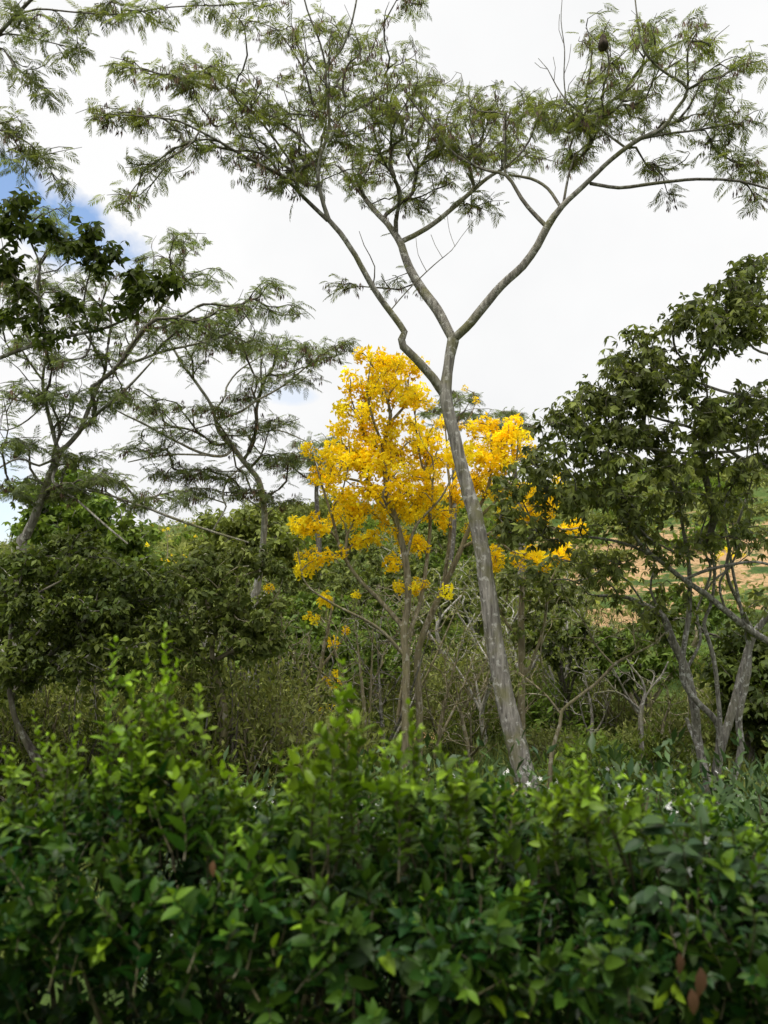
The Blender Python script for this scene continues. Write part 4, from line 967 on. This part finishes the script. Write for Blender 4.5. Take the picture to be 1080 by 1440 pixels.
# ------------------------------------------------------------------ bushes
def bush_meshes(seed, leaf, lsize, nclump, per, h=1.0, flowers=0, flat=.35, twiggy=.5, fsize=.03):
    """one bush about 2 m across and h high: lumpy clumps of leaves on thin stems"""
    r = np.random.default_rng(seed)
    v = unit(r.normal(size=(nclump, 3)))
    v[:, 2] = np.abs(v[:, 2])
    lump = 1 + .28 * np.sin(v[:, 0] * 5 + seed) * np.cos(v[:, 1] * 4 - seed) + .2 * np.sin(v[:, 2] * 6 + seed * 2)
    rad = r.uniform(.35, 1, nclump) ** .5 * lump
    C = v * rad[:, None] * np.array([1, 1, h])
    sb = Buf()
    for c in C[: int(nclump * twiggy)]:
        b = np.array([c[0] * .15, c[1] * .15, -.1])
        m = b * .5 + c * .5 + r.normal(size=3) * .08
        tube(sb, np.array([b, m, c]), np.array([.022, .014, .005]), 4)
    fb = Buf()
    idx = np.repeat(np.arange(nclump), per)
    pos = C[idx] + r.normal(size=(len(idx), 3)) * .13
    pos[:, 2] = np.maximum(pos[:, 2], .02)
    rd = r.normal(size=(len(idx), 3))
    d = unit(unit(C[idx]) * .6 + unit(rd) * .9 + np.array([0, 0, -.1]))
    nr = unit(np.array([0, 0, 1.]) + rd[:, ::-1] * .6)
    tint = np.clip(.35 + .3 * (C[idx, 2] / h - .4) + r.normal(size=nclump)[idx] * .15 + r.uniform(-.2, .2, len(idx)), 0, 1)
    scatter(fb, leaf, pos, d, nr, lsize * r.uniform(.6, 1.25, len(idx)), tint, r)
    fl = None
    if flowers:
        wb = Buf()
        idx = r.integers(0, nclump, flowers)
        n4 = np.repeat(idx, 3)
        pos = C[n4] * 1.03 + r.normal(size=(len(n4), 3)) * .1
        pos[:, 2] = np.maximum(pos[:, 2], .05)
        scatter(wb, STAR, pos, unit(r.normal(size=(len(n4), 3))), unit(r.normal(size=(len(n4), 3)) + np.array([0, -.5, .8])), fsize * r.uniform(.7, 1.2, len(n4)), r.uniform(0, 1, len(n4)), r)
        fl = wb.mesh('blossoms')
    return sb.mesh('stems', (0, 0, 0), True), fb.mesh('foliage'), fl


def put_bush(name, label, cat, group, meshes, mats, loc, s, rz, sz=1.0):
    o = thing(name, label, cat, loc, group)
    o.scale = (s, s, s * sz)
    o.rotation_euler = (0, 0, rz)
    for nm, me, m in zip(('stems', 'foliage', 'blossoms'), meshes, mats):
        if me is not None:
            link(nm, me, M[m], o)
    return o


R2 = np.random.default_rng(77)
olive = [bush_meshes(500 + i, BLADE2, .13, 170, 10, .9, 0, twiggy=.6) for i in range(3)]
green = [bush_meshes(510 + i, BLADE2, .15, 160, 10, .85, 0, twiggy=.4) for i in range(2)]
dark = [bush_meshes(520 + i, BLADE2, .15, 150, 10, .9, 0, twiggy=.4) for i in range(2)]
fine = [bush_meshes(550 + i, BLADE2, .072, 230, 15, .95, 0, twiggy=.7) for i in range(2)]
coffee = [bush_meshes(530 + i, BLADE2, .11, 170, 9, .85, 45, twiggy=.5, fsize=.022) for i in range(3)]
far = [bush_meshes(540 + i, DIA, .30, 70, 9, .8, 0, twiggy=.15) for i in range(4)]

# middle distance thicket
kinds = [('olive_bush', 'olive scrub bush in the thicket between the hedge and the hillside', 'olive scrub bushes in the thicket', olive, ('bark_olive', 'scrub_leaf')),
         ('green_bush', 'fresh green bush in the thicket between the hedge and the hillside', 'fresh green bushes in the thicket', green, ('bark_olive', 'green_leaf')),
         ('dark_bush', 'dark green bush in the thicket between the hedge and the hillside', 'dark green bushes in the thicket', dark, ('bark_dark', 'dark_leaf'))]
nplaced = 0
for i in range(3000):
    if nplaced >= 330:
        break
    Y = 13.0 + 35 * R2.uniform() ** 1.15
    px = R2.uniform(-80, 1160)
    x = (px - 540) / FPX * Y
    if soil_at(x, Y) > .3 or (px > 790 and Y > 24 and R2.uniform() < .9):
        continue
    if Y < 18 and (500 < px < 790 or 920 < px < 1060):
        continue
    u = R2.uniform()
    k = 0 if u < .45 else (1 if u < .82 else 2)
    if px < 330 and Y < 22:
        k = 2 if u < .6 else 0
    nm, lab, grp, ms, mats = kinds[k]
    s = R2.uniform(.5, 1.05) * (1 + .016 * Y) * (.75 if Y < 19 else 1)
    if px > 790 and Y > 22:
        s *= .6
    put_bush(nm, lab, 'bush', grp, ms[R2.integers(len(ms))], mats, (x, Y, float(ground_z(x, Y)) - .05), s, R2.uniform(0, 6.28), R2.uniform(.9, 1.7))
    nplaced += 1


def copy_thing(src, loc, rz, s):
    c = src.copy()
    COL.objects.link(c)
    c.location = loc
    c.rotation_euler = (0, 0, rz)
    c.scale = (s, s, s)
    for ch in src.children:
        d = ch.copy()
        COL.objects.link(d)
        d.parent = c
    return c


# small scrubby trees scattered through the thicket and up the slope
protos = []
for v in range(4):
    r = np.random.default_rng(800 + v)
    Y = 26.0 + v
    x = [-5.0, 9.5, 3.2, -9.0][v]
    g = float(ground_z(x, Y))
    b = np.array([x, Y, g - .15])
    hh = r.uniform(2.6, 3.6)
    limbs = [np.array([list(b) + [.09], list(b + [r.normal() * .15, r.normal() * .15, hh * .35]) + [.075], list(b + [r.normal() * .3, r.normal() * .3, hh * .7]) + [.05], list(b + [r.normal() * .4, r.normal() * .4, hh]) + [.02]])]
    for q in range(3):
        a = r.uniform(0, 6.28)
        p = limbs[0][1, :3]
        e = p + np.array([math.cos(a) * 1.1, math.sin(a) * 1.1, hh * .5])
        limbs.append(np.array([list(p) + [.05], list(p * .5 + e * .5 + np.array([0, 0, .1])) + [.035], list(e) + [.012]]))
    tg = unit(r.normal(size=(90, 3))) * r.uniform(.3, 1, (90, 1)) ** .5 * np.array([1.5, 1.5, .9])
    tg = tg * (1 + .3 * np.sin(tg[:, :1] * 3 + v) * np.cos(tg[:, 1:2] * 3)) + b + np.array([0, 0, hh])
    lm, bk = [('olive_leaf', 'bark_olive'), ('green_leaf', 'bark_olive'), ('scrub_leaf', 'bark_pale'), ('dark_leaf', 'bark_dark')][v]
    protos.append(build_tree('scrub_tree', ['small olive-leaved scrub tree on the slope', 'small fresh green scrub tree on the slope', 'small dusty pale-leaved scrub tree on the slope', 'small dark-leaved scrub tree on the slope'][v], 'tree', limbs, tg, [TRI, TRI, BLADE2, TRI][v], lm, bk, 810 + v,
                             lsize=[.24, .24, .17, .24][v], lper=[7, 8, 7, 8][v], flat=.3, spread=.4, twig_r=.007, root_to_ground=False, group=['olive scrub trees', 'green scrub trees', 'pale scrub trees', 'dark scrub trees'][v]))
np_ = 0
for i in range(400):
    if np_ >= 70:
        break
    Y = 19 + 38 * R2.uniform()
    px = R2.uniform(-60, 1140)
    x = (px - 540) / FPX * Y
    if soil_at(x, Y) > .3 or (px < 350 and Y > 30 and R2.uniform() < .8) or (Y > 24 and px > 800):
        continue
    copy_thing(protos[i % 4], (x, Y, float(ground_z(x, Y))), R2.uniform(0, 6.28), R2.uniform(.6, 1.05))
    np_ += 1
for i in range(22):
    Y = 11.6 + 2.0 * R2.uniform()
    px = -30 + i * 20 + R2.uniform(-14, 14)
    k = 2 if i % 3 == 0 else 0
    nm, lab, grp, ms, mats = kinds[k]
    x = (px - 540) / FPX * Y
    z0 = float(ground_z(x, Y)) - .05
    h = float(at(px, R2.uniform(955, 1030), Y)[2]) - z0
    s = h / 1.15 * R2.uniform(.85, 1.0)
    put_bush(nm, lab, 'bush', grp, fine[i % 2], mats, (x, Y, z0), s, R2.uniform(0, 6.28), h / s / 1.05)
for px, py, Y, k, s, sz in ((15, 925, 13.2, 2, 1.25, 1.75), (352, 905, 15.8, 0, 1.45, 1.8), (310, 960, 14.6, 0, 1.0, 1.5), (400, 960, 16.2, 1, 1.1, 1.5), (90, 960, 13.0, 2, 1.1, 1.6), (180, 965, 13.2, 0, 1.0, 1.6)):
    nm, lab, grp, ms, mats = kinds[k]
    x = (px - 540) / FPX * Y
    put_bush(nm, lab, 'bush', grp, fine[k % 2], mats, (x, Y, float(ground_z(x, Y)) - .05), s, R2.uniform(0, 6.28), sz)
# the hillside
nplaced = 0
for i in range(2500):
    if nplaced >= 290:
        break
    Y = 46 + 64 * R2.uniform() ** .9
    px = R2.uniform(-80, 1160)
    x = (px - 540) / FPX * Y
    if soil_at(x, Y) > R2.uniform(.1, 1.1):
        continue
    if px < 330 and R2.uniform() < .2:
        continue
    m = [('bark_olive', 'scrub_leaf'), ('bark_olive', 'green_leaf'), ('bark_olive', 'scrub_leaf'), ('bark_dark', 'olive_leaf')][i % 4]
    s = R2.uniform(.8, 2.1)
    put_bush('hillside_bush', 'rounded scrub bush on the far hillside below the ridge', 'bush', 'scrub bushes on the far hillside', far[i % 4], m, (x, Y, float(ground_z(x, Y)) - .1), s, R2.uniform(0, 6.28), R2.uniform(.7, 1.2))
    nplaced += 1
# yellow blossoming trees far off on the left hillside
for k, (px, py, Y, lab) in enumerate([(270, 775, 48, 'far yellow blossoming shrub on the left hillside, nearest of them to the crooked tree'), (235, 742, 60, 'far yellow blossoming shrub just under the ridge at left'), (205, 790, 45, 'small far yellow blossoming shrub low on the left hillside'), (1010, 790, 46, 'far yellow blossoming shrub at the edge of the bare orange soil')]):
    x = float(at(px, py, Y)[0])
    z = float(ground_z(x, Y))
    zt = float(at(px, py, Y)[2])
    hgt = max(1.2, zt - z)
    trunk = np.array([[x, Y, z - .15, .05], [x + .1, Y, z + hgt * .5, .035], [x, Y, z + hgt, .01]])
    tg = np.array([x, Y, z + hgt]) + R2.normal(size=(9, 3)) * np.array([.8, .6, .45])
    build_tree('yellow_shrub', lab, 'shrub', [trunk], tg, DIA, 'green_leaf', 'bark_olive', 700 + k, lper=0, blossoms=1, bsize=.26, bjit=.15, flat=0, twig_r=.008, root_to_ground=False)
# low flowering shrubs just behind the hedge
cl = 0
for i in range(60):
    Y = [5.2, 6.2, 7.4, 8.8, 10.4][i % 5] + R2.uniform(-.4, .4)
    px = 330 + (i // 5) * 68 + R2.uniform(-25, 25) if Y > 7 else 430 + (i // 5) * 62 + R2.uniform(-25, 25)
    x = (px - 540) / FPX * Y
    if abs(px - 748) < 60 and 7 < Y:
        continue
    top_py = np.interp(px, [300, 560, 760, 1000, 1200], [1120, 1110, 1100, 1105, 1090]) + (12 - Y) * 6
    z0 = float(ground_z(x, Y)) - .05
    h = float(at(px, top_py, Y)[2]) - z0
    if h < .25:
        continue
    s = h / R2.uniform(.95, 1.2)
    put_bush('coffee_shrub', 'low dark shrub dotted with white flowers behind the hedge', 'shrub', 'white flowering shrubs behind the hedge', coffee[i % 3], ('stem', 'coffee_leaf', 'white'), (x, Y, z0), s, R2.uniform(0, 6.28), h / (s * .95))

# undergrowth and grass: nobody could count it
ub = Buf()
n = 18000
Yg = 6 + 60 * R2.uniform(0, 1, n) ** 1.6
pxg = R2.uniform(-120, 1200, n)
xg = (pxg - 540) / FPX * Yg
keep = np.array([soil_at(a, b) < .35 for a, b in zip(xg, Yg)])
xg, Yg = xg[keep], Yg[keep]
n = len(xg)
pos = np.repeat(np.stack([xg, Yg, ground_z(xg, Yg) - .02], -1), 4, 0) + R2.normal(size=(n * 4, 3)) * np.array([.1, .1, 0])
d = unit(np.array([0, 0, 1.]) + R2.normal(size=(n * 4, 3)) * .45)
ln = np.repeat((.15 + .008 * Yg) * R2.uniform(.6, 1.4, n), 4)
place(ub, diamond(.12, .3), pos, d, unit(R2.normal(size=(n * 4, 3))), ln, np.repeat(R2.uniform(0, 1, n), 4))
n = 30000
Yg = 38 + 78 * R2.uniform(0, 1, n)
xg = (R2.uniform(-120, 1200, n) - 540) / FPX * Yg
keep = np.array([soil_at(a, b) < R2.uniform(.15, 1.1) for a, b in zip(xg, Yg)]) & (np.sin(xg * .9) * np.cos(Yg * .5) + R2.normal(size=n) * .5 > -.5)
xg, Yg = xg[keep], Yg[keep]
n = len(xg)
pos = np.stack([xg, Yg, ground_z(xg, Yg) + R2.uniform(0, .7, n) * (1 + .5 * np.sin(xg * .7 + Yg * .4))], -1)
vb = Buf()
place(vb, diamond(.6, .2), pos, unit(R2.normal(size=(n, 3)) + np.array([0, 0, .4])), unit(R2.normal(size=(n, 3)) + np.array([0, -.3, .8])), R2.uniform(.2, .55, n), R2.uniform(0, 1, n))
o = link('undergrowth', vb.mesh('undergrowth'), M['scrub_leaf'])
o['kind'] = 'stuff'
o['label'] = 'low leafy scrub covering the far hillside'
o['category'] = 'undergrowth'
o = link('grass', ub.mesh('grass'), M['grass'])
o['kind'] = 'stuff'
o['label'] = 'tangled grass and low undergrowth under the trees and up the hillside'
o['category'] = 'grass'

# ------------------------------------------------------------------ the hedge
HR = np.random.default_rng(99)
hedge = thing('hedge', 'dense leafy green hedge with pale young shoots across the whole foreground', 'hedge', (0, 2.9, 0))
prof = np.array([[2.85, .1], [2.78, .45], [2.58, .72], [2.62, .90], [2.88, 1.02], [3.35, 1.07], [3.8, 1.0], [3.95, .6]])
seg = np.r_[0, np.cumsum(np.linalg.norm(np.diff(prof, axis=0), axis=1))]


def hedge_surface(x, s):
    y = np.interp(s, seg, prof[:, 0])
    z = np.interp(s, seg, prof[:, 1])
    e = 0.02
    ty = np.interp(s + e, seg, prof[:, 0]) - np.interp(s - e, seg, prof[:, 0])
    tz = np.interp(s + e, seg, prof[:, 1]) - np.interp(s - e, seg, prof[:, 1])
    nrm = unit(np.stack([np.zeros_like(y), -tz, ty], -1))
    bump = .13 * np.sin(x * 3.1 + 1) * np.sin(s * 4 + x) + .05 * np.sin(x * 7.3 + s * 5) + .03 * np.sin(x * 13 - s * 9)
    tilt = np.interp(x, [-1.5, -.8, -.3, .3, 1.0, 1.6], [.05, .07, .02, -.03, -.10, -.13]) * np.clip(z / 1.1, 0, 1)
    p = np.stack([x, y, z + tilt], -1) + nrm * bump[:, None]
    return p, nrm


leafb, stemb, tallb, tallstem = Buf(), Buf(), Buf(), Buf()


def shoot(lb, sb, p0, p1, llen, npair, ymin, ymax, bend=.1, r0=.0035):
    """one leafy shoot with opposite pairs of leaves, the youngest at its tip"""
    p0 = np.asarray(p0); p1 = np.asarray(p1)
    ax = p1 - p0
    ln = np.linalg.norm(ax)
    mid = (p0 + p1) / 2 + HR.normal(size=3) * bend * ln
    u = np.linspace(0.12, 1, npair)[:, None]
    c = (1 - u) ** 2 * p0 + 2 * u * (1 - u) * mid + u * u * p1
    t = unit(2 * (1 - u) * (mid - p0) + 2 * u * (p1 - mid))
    sp = np.vstack([p0[None], c])
    tube(sb, sp, np.linspace(r0, .0012, len(sp)), 4)
    ref = unit(HR.normal(size=3))
    a = unit(np.cross(t, ref))
    b = np.cross(t, a)
    ang = np.arange(npair) * (math.pi / 2) + HR.uniform(0, 6)
    side = np.cos(ang)[:, None] * a + np.sin(ang)[:, None] * b
    side = np.vstack([side, -side])
    cc = np.vstack([c, c]); tt = np.vstack([t, t]); uu = np.vstack([u, u])[:, 0]
    spread = 1.25 - .75 * uu[:, None]
    d = unit(side * spread + tt * .75 + HR.normal(size=side.shape) * .22)
    nr = unit(tt + np.array([0, 0, .4]) + HR.normal(size=side.shape) * .25)
    sc = llen * (1 - .45 * np.clip((uu - .6) / .4, 0, 1)) * HR.uniform(.75, 1.2, len(uu))
    ti = np.clip(ymin + (ymax - ymin) * uu ** 2.2 + HR.normal(size=len(uu)) * .06, 0, 1)
    ti = np.where(HR.uniform(size=len(ti)) < .008, .8, ti)
    scatter(lb, BLADE3, cc, d, nr, sc, ti, HR)


ns = 2500
xs = HR.uniform(-2.7, 2.7, ns)
ss = HR.uniform(0.2, seg[-1] - .1, ns)
pp, nn = hedge_surface(xs, ss)
for p, nv in zip(pp, nn):
    ln = HR.uniform(.12, .30)
    d = unit(nv * .6 + np.array([0, -.05, .55]) + HR.normal(size=3) * .55)
    inset = HR.uniform(.02, .22)
    p0 = p - nv * inset - d * ln * .55
    height_shade = float(np.clip((p0[2] - .70) / .30, 0.0, 1))  # shade low in the hedge put into the leaf tint by height
    yng_shade = (HR.uniform(.15, 1.0) if inset < .1 else HR.uniform(0, .35)) * (.25 + .75 * height_shade)
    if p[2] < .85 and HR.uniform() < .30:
        continue
    shoot(leafb, stemb, p0, p0 + d * ln, HR.uniform(.042, .088), int(ln / .034) + 1, HR.uniform(0, .12), yng_shade)
# old shaded leaves inside
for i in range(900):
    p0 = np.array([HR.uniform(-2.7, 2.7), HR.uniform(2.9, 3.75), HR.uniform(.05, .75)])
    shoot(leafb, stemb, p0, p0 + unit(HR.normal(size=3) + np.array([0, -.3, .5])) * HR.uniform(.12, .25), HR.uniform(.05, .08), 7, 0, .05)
# woody stems inside
for i in range(150):
    x = HR.uniform(-2.6, 2.6)
    y = HR.uniform(3.1, 3.75)
    e = np.array([x + HR.normal() * .2, y + HR.normal() * .25, HR.uniform(.7, 1.05)])
    b = np.array([x, y, -.05])
    m = (b + e) / 2 + HR.normal(size=3) * .06
    tube(stemb, np.array([b, b * .5 + m * .5, m, m * .5 + e * .5, e]), np.array([.013, .012, .010, .007, .004]), 5)
# tall shoots above the hedge top
tall = [(163, 903, 2.75, .052), (232, 884, 2.95, .05), (205, 925, 2.8, .05), (250, 930, 2.9, .05), (278, 968, 2.85, .05), (185, 965, 2.75, .055), (222, 975, 2.8, .055), (150, 1000, 2.8, .05), (245, 1000, 2.8, .06), (195, 1030, 2.7, .06), (265, 1040, 2.8, .06), (110, 1010, 2.9, .045),
        (48, 1005, 3.0, .045), (75, 1042, 2.9, .05), (20, 1060, 2.9, .05), (300, 1060, 2.8, .06), (330, 1085, 2.7, .06), (483, 935, 2.6, .065), (478, 985, 2.6, .07), (455, 1045, 2.7, .07), (500, 1030, 2.6, .065), (575, 992, 2.7, .05), (590, 1025, 2.7, .05), (560, 1035, 2.6, .06), (430, 1060, 2.8, .06),
        (620, 1062, 2.7, .06), (655, 1062, 2.7, .055), (690, 1085, 2.8, .05), (540, 1060, 2.7, .065), (410, 1060, 2.9, .06), (798, 1055, 2.7, .05), (812, 1080, 2.6, .065), (800, 1110, 2.6, .065), (835, 1100, 2.7, .055), (722, 1115, 2.8, .055), (905, 1100, 2.8, .05), (900, 1125, 2.8, .05), (960, 1125, 2.9, .05), (1000, 1150, 2.8, .05), (1060, 1170, 2.8, .055), (870, 1130, 2.8, .05), (785, 1120, 2.7, .06)]
for px, py, Y, ll in tall:
    Y += .3
    tip = at(px, py, Y)
    b = np.array([tip[0] + HR.normal() * .06, Y + HR.uniform(-.05, .12), .92])
    ln = np.linalg.norm(tip - b)
    shoot(tallb, tallstem, b, tip, ll, int(ln / .028) + 3, .25, 1.0, .07, .0045)
    for q in range(int(HR.uniform(1, 4))):
        u = HR.uniform(.35, .8)
        s0 = b * (1 - u) + tip * u
        e = s0 + unit(np.array([HR.normal(), HR.normal(), 1.3])) * HR.uniform(.08, .2)
        shoot(tallb, tallstem, s0, e, ll, 5, .3, 1.0, .1, .003)
ho = np.array([0, 2.9, 0])
link('stems', stemb.mesh('stems', ho, True), M['stem'], hedge)
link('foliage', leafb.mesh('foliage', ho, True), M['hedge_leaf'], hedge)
ts = link('tall_shoots', tallb.mesh('tall_shoots', ho, True), M['hedge_leaf'], hedge)
ts['label'] = 'pale yellow-green young shoots standing above the hedge top'
link('shoot_stems', tallstem.mesh('shoot_stems', ho, True), M['stem'], ts)
# withered leaves caught in the right end of the hedge
wb = Buf()
for (px, py, Y, l) in [(955, 1365, 2.5, .06), (985, 1385, 2.5, .085), (972, 1415, 2.5, .075), (300, 1235, 2.62, .05)]:
    place(wb, BLADE3[1], at(px, py - 25, Y)[None], np.array([[HR.normal() * .3, -.1, -1.0]]), np.array([[.3 * HR.normal(), -1, .2]]), np.array([l]), np.array([HR.uniform() * .6]))
w = link('withered_leaves', wb.mesh('withered_leaves', ho, True), M['dry_leaf'], hedge)
w['label'] = 'brown withered leaves caught in the hedge'
# a dark-leaved flowering coffee branch standing in the right of the hedge
cb, cs, cf = Buf(), Buf(), Buf()
base = np.array([1.3, 3.35, -.02])
for (px, py, Y) in [(930, 1140, 2.55), (985, 1150, 2.6), (1030, 1165, 2.65), (960, 1190, 2.5), (1010, 1230, 2.5), (1060, 1205, 2.6), (900, 1165, 2.6), (1045, 1275, 2.5), (985, 1290, 2.45), (920, 1240, 2.5)]:
    Y += .3
    e = at(px, py, Y)
    m = base * .4 + e * .6 + np.array([0, 0, -.05]) + HR.normal(size=3) * .03
    b0 = base + HR.normal(size=3) * np.array([.08, .08, 0])
    P_ = np.array([b0, b0 * .5 + m * .5, m, e])
    tube(cs, catmull(P_, .08), np.linspace(.009, .002, len(catmull(P_, .08))), 5)
    t = unit(e - m)
    k = 7
    pos = e - t * HR.uniform(0, .16, (k, 1))
    d = unit(HR.normal(size=(k, 3)) * np.array([1, .8, .3]) + t * .4 + np.array([0, -.2, -.25]))
    scatter(cb, BLADE3, pos, d, unit(np.array([0, -.3, 1.]) + HR.normal(size=(k, 3)) * .3), HR.uniform(.07, .105, k), HR.uniform(0, .5, k), HR)
    k = 3
    pos = e - t * HR.uniform(.02, .25, (k, 1)) + HR.normal(size=(k, 3)) * .02
    scatter(cf, STAR, pos, unit(HR.normal(size=(k, 3))), unit(HR.normal(size=(k, 3)) * .5 + np.array([0, -.8, .5])), HR.uniform(.010, .018, k), HR.uniform(0, 1, k), HR)
co = thing('coffee_shrub', 'dark glossy large-leaved shrub with white flowers poking through the right end of the hedge', 'shrub', base)
link('stems', cs.mesh('stems', base, True), M['stem'], co)
link('foliage', cb.mesh('foliage', base, True), M['coffee_leaf'], co)
link('blossoms', cf.mesh('blossoms', base), M['white'], co)

# ------------------------------------------------------------------ sky and sun
SUN_EL, SUN_ROT = math.radians(70), math.radians(205)      # high, behind the camera and a little to the left
w = bpy.data.worlds.new('World')
SC.world = w
w.use_nodes = True
t = w.node_tree
t.nodes.clear()
sky = N(t, 'ShaderNodeTexSky', sky_type='NISHITA', sun_disc=False, sun_elevation=SUN_EL, sun_rotation=SUN_ROT)
bg1 = N(t, 'ShaderNodeBackground', i_Strength=0.13)
L(t, sky.outputs[0], bg1.inputs[0])
tc = N(t, 'ShaderNodeTexCoord')
n1 = N(t, 'ShaderNodeTexNoise', i_Scale=2.2, i_Detail=5.0, i_Roughness=0.55)
L(t, tc.outputs['Generated'], n1.inputs['Vector'])
cloud = ramp(t, n1.outputs['Fac'], [(0.25, (0.84, 0.85, 0.86)), (0.6, (0.955, 0.955, 0.955))])
bg2 = N(t, 'ShaderNodeBackground')
L(t, cloud.outputs[0], bg2.inputs[0])
# thin overcast: brighter round the veiled sun
sdv = N(t, 'ShaderNodeVectorMath', operation='DOT_PRODUCT')
L(t, tc.outputs['Generated'], sdv.inputs[0])
sdv.inputs[1].default_value = (math.sin(SUN_ROT) * math.cos(SUN_EL), math.cos(SUN_ROT) * math.cos(SUN_EL), math.sin(SUN_EL))
glow = N(t, 'ShaderNodeMapRange', interpolation_type='SMOOTHSTEP', i_1=0.6, i_2=1.0, i_3=0.60, i_4=2.5)
L(t, sdv.outputs['Value'], glow.inputs[0])
L(t, glow.outputs[0], bg2.inputs['Strength'])


def hole(px, py, ux, uy, A, B):
    """soft elliptic gap in the cloud cover"""
    c = unit(at(px, py, 10) - EYE)
    e = unit(at(px + ux, py + uy, 10) - EYE) - c
    e = unit(e)
    f = np.cross(c, e)
    sub = N(t, 'ShaderNodeVectorMath', operation='SUBTRACT')
    L(t, tc.outputs['Generated'], sub.inputs[0])
    sub.inputs[1].default_value = c
    sq = []
    for v, a in ((e, A), (f, B)):
        dt = N(t, 'ShaderNodeVectorMath', operation='DOT_PRODUCT')
        L(t, sub.outputs[0], dt.inputs[0])
        dt.inputs[1].default_value = v / a
        m = N(t, 'ShaderNodeMath', operation='POWER')
        ab = N(t, 'ShaderNodeMath', operation='ABSOLUTE')
        L(t, dt.outputs['Value'], ab.inputs[0])
        L(t, ab.outputs[0], m.inputs[0])
        m.inputs[1].default_value = 2
        sq.append(m)
    ad = N(t, 'ShaderNodeMath', operation='ADD')
    L(t, sq[0].outputs[0], ad.inputs[0])
    L(t, sq[1].outputs[0], ad.inputs[1])
    return ad


n2 = N(t, 'ShaderNodeTexNoise', i_Scale=16.0, i_Detail=5.0, i_Roughness=0.6)
L(t, tc.outputs['Generated'], n2.inputs['Vector'])
nm_ = N(t, 'ShaderNodeMapRange', i_1=0.3, i_2=0.7, i_3=-0.75, i_4=0.75)
L(t, n2.outputs['Fac'], nm_.inputs[0])
mask = None
for h, amt in ((hole(15, 275, 150, 85, .145, .036), 1.0), (hole(-20, 690, 10, 60, .07, .04), .55), (hole(400, 555, 60, 5, .03, .010), .3)):
    ad = N(t, 'ShaderNodeMath', operation='ADD')
    L(t, h.outputs[0], ad.inputs[0])
    L(t, nm_.outputs[0], ad.inputs[1])
    mr = N(t, 'ShaderNodeMapRange', i_1=1.5, i_2=0.2, i_3=0.0, i_4=amt)
    L(t, ad.outputs[0], mr.inputs[0])
    if mask is None:
        mask = mr.outputs[0]
    else:
        mx = N(t, 'ShaderNodeMath', operation='MAXIMUM')
        L(t, mask, mx.inputs[0])
        L(t, mr.outputs[0], mx.inputs[1])
        mask = mx.outputs[0]
ms = N(t, 'ShaderNodeMixShader')
L(t, mask, ms.inputs[0])
L(t, bg2.outputs[0], ms.inputs[1])
L(t, bg1.outputs[0], ms.inputs[2])
ow = N(t, 'ShaderNodeOutputWorld')
L(t, ms.outputs[0], ow.inputs[0])

sd = bpy.data.lights.new('sun', 'SUN')
sd.energy = 1.5
sd.angle = math.radians(10)
sd.color = (1.0, 0.95, 0.87)
so = bpy.data.objects.new('sun', sd)
COL.objects.link(so)
so.rotation_euler = (math.radians(90) - SUN_EL, 0, math.pi - SUN_ROT)

# ------------------------------------------------------------------ camera
cd = bpy.data.cameras.new('camera')
cd.sensor_fit = 'VERTICAL'
cd.sensor_height = 36.0
cd.lens = FPX / 1440 * 36.0
cd.clip_start = 0.05
cd.clip_end = 6000
cd.dof.use_dof = True
cd.dof.focus_distance = 13.0
cd.dof.aperture_fstop = 2.3
co_ = bpy.data.objects.new('camera', cd)
COL.objects.link(co_)
co_.location = EYE
co_.rotation_euler = (math.radians(90) + PITCH, 0, 0)
SC.camera = co_
SC.view_settings.view_transform = 'Standard'
SC.view_settings.look = 'None'
SC.view_settings.exposure = 0.8
SC.view_settings.gamma = 1.0
SC.view_settings.use_curve_mapping = False
SC.cycles.max_bounces = 8
SC.cycles.diffuse_bounces = 4
SC.cycles.transmission_bounces = 4
SC.cycles.use_denoising = True
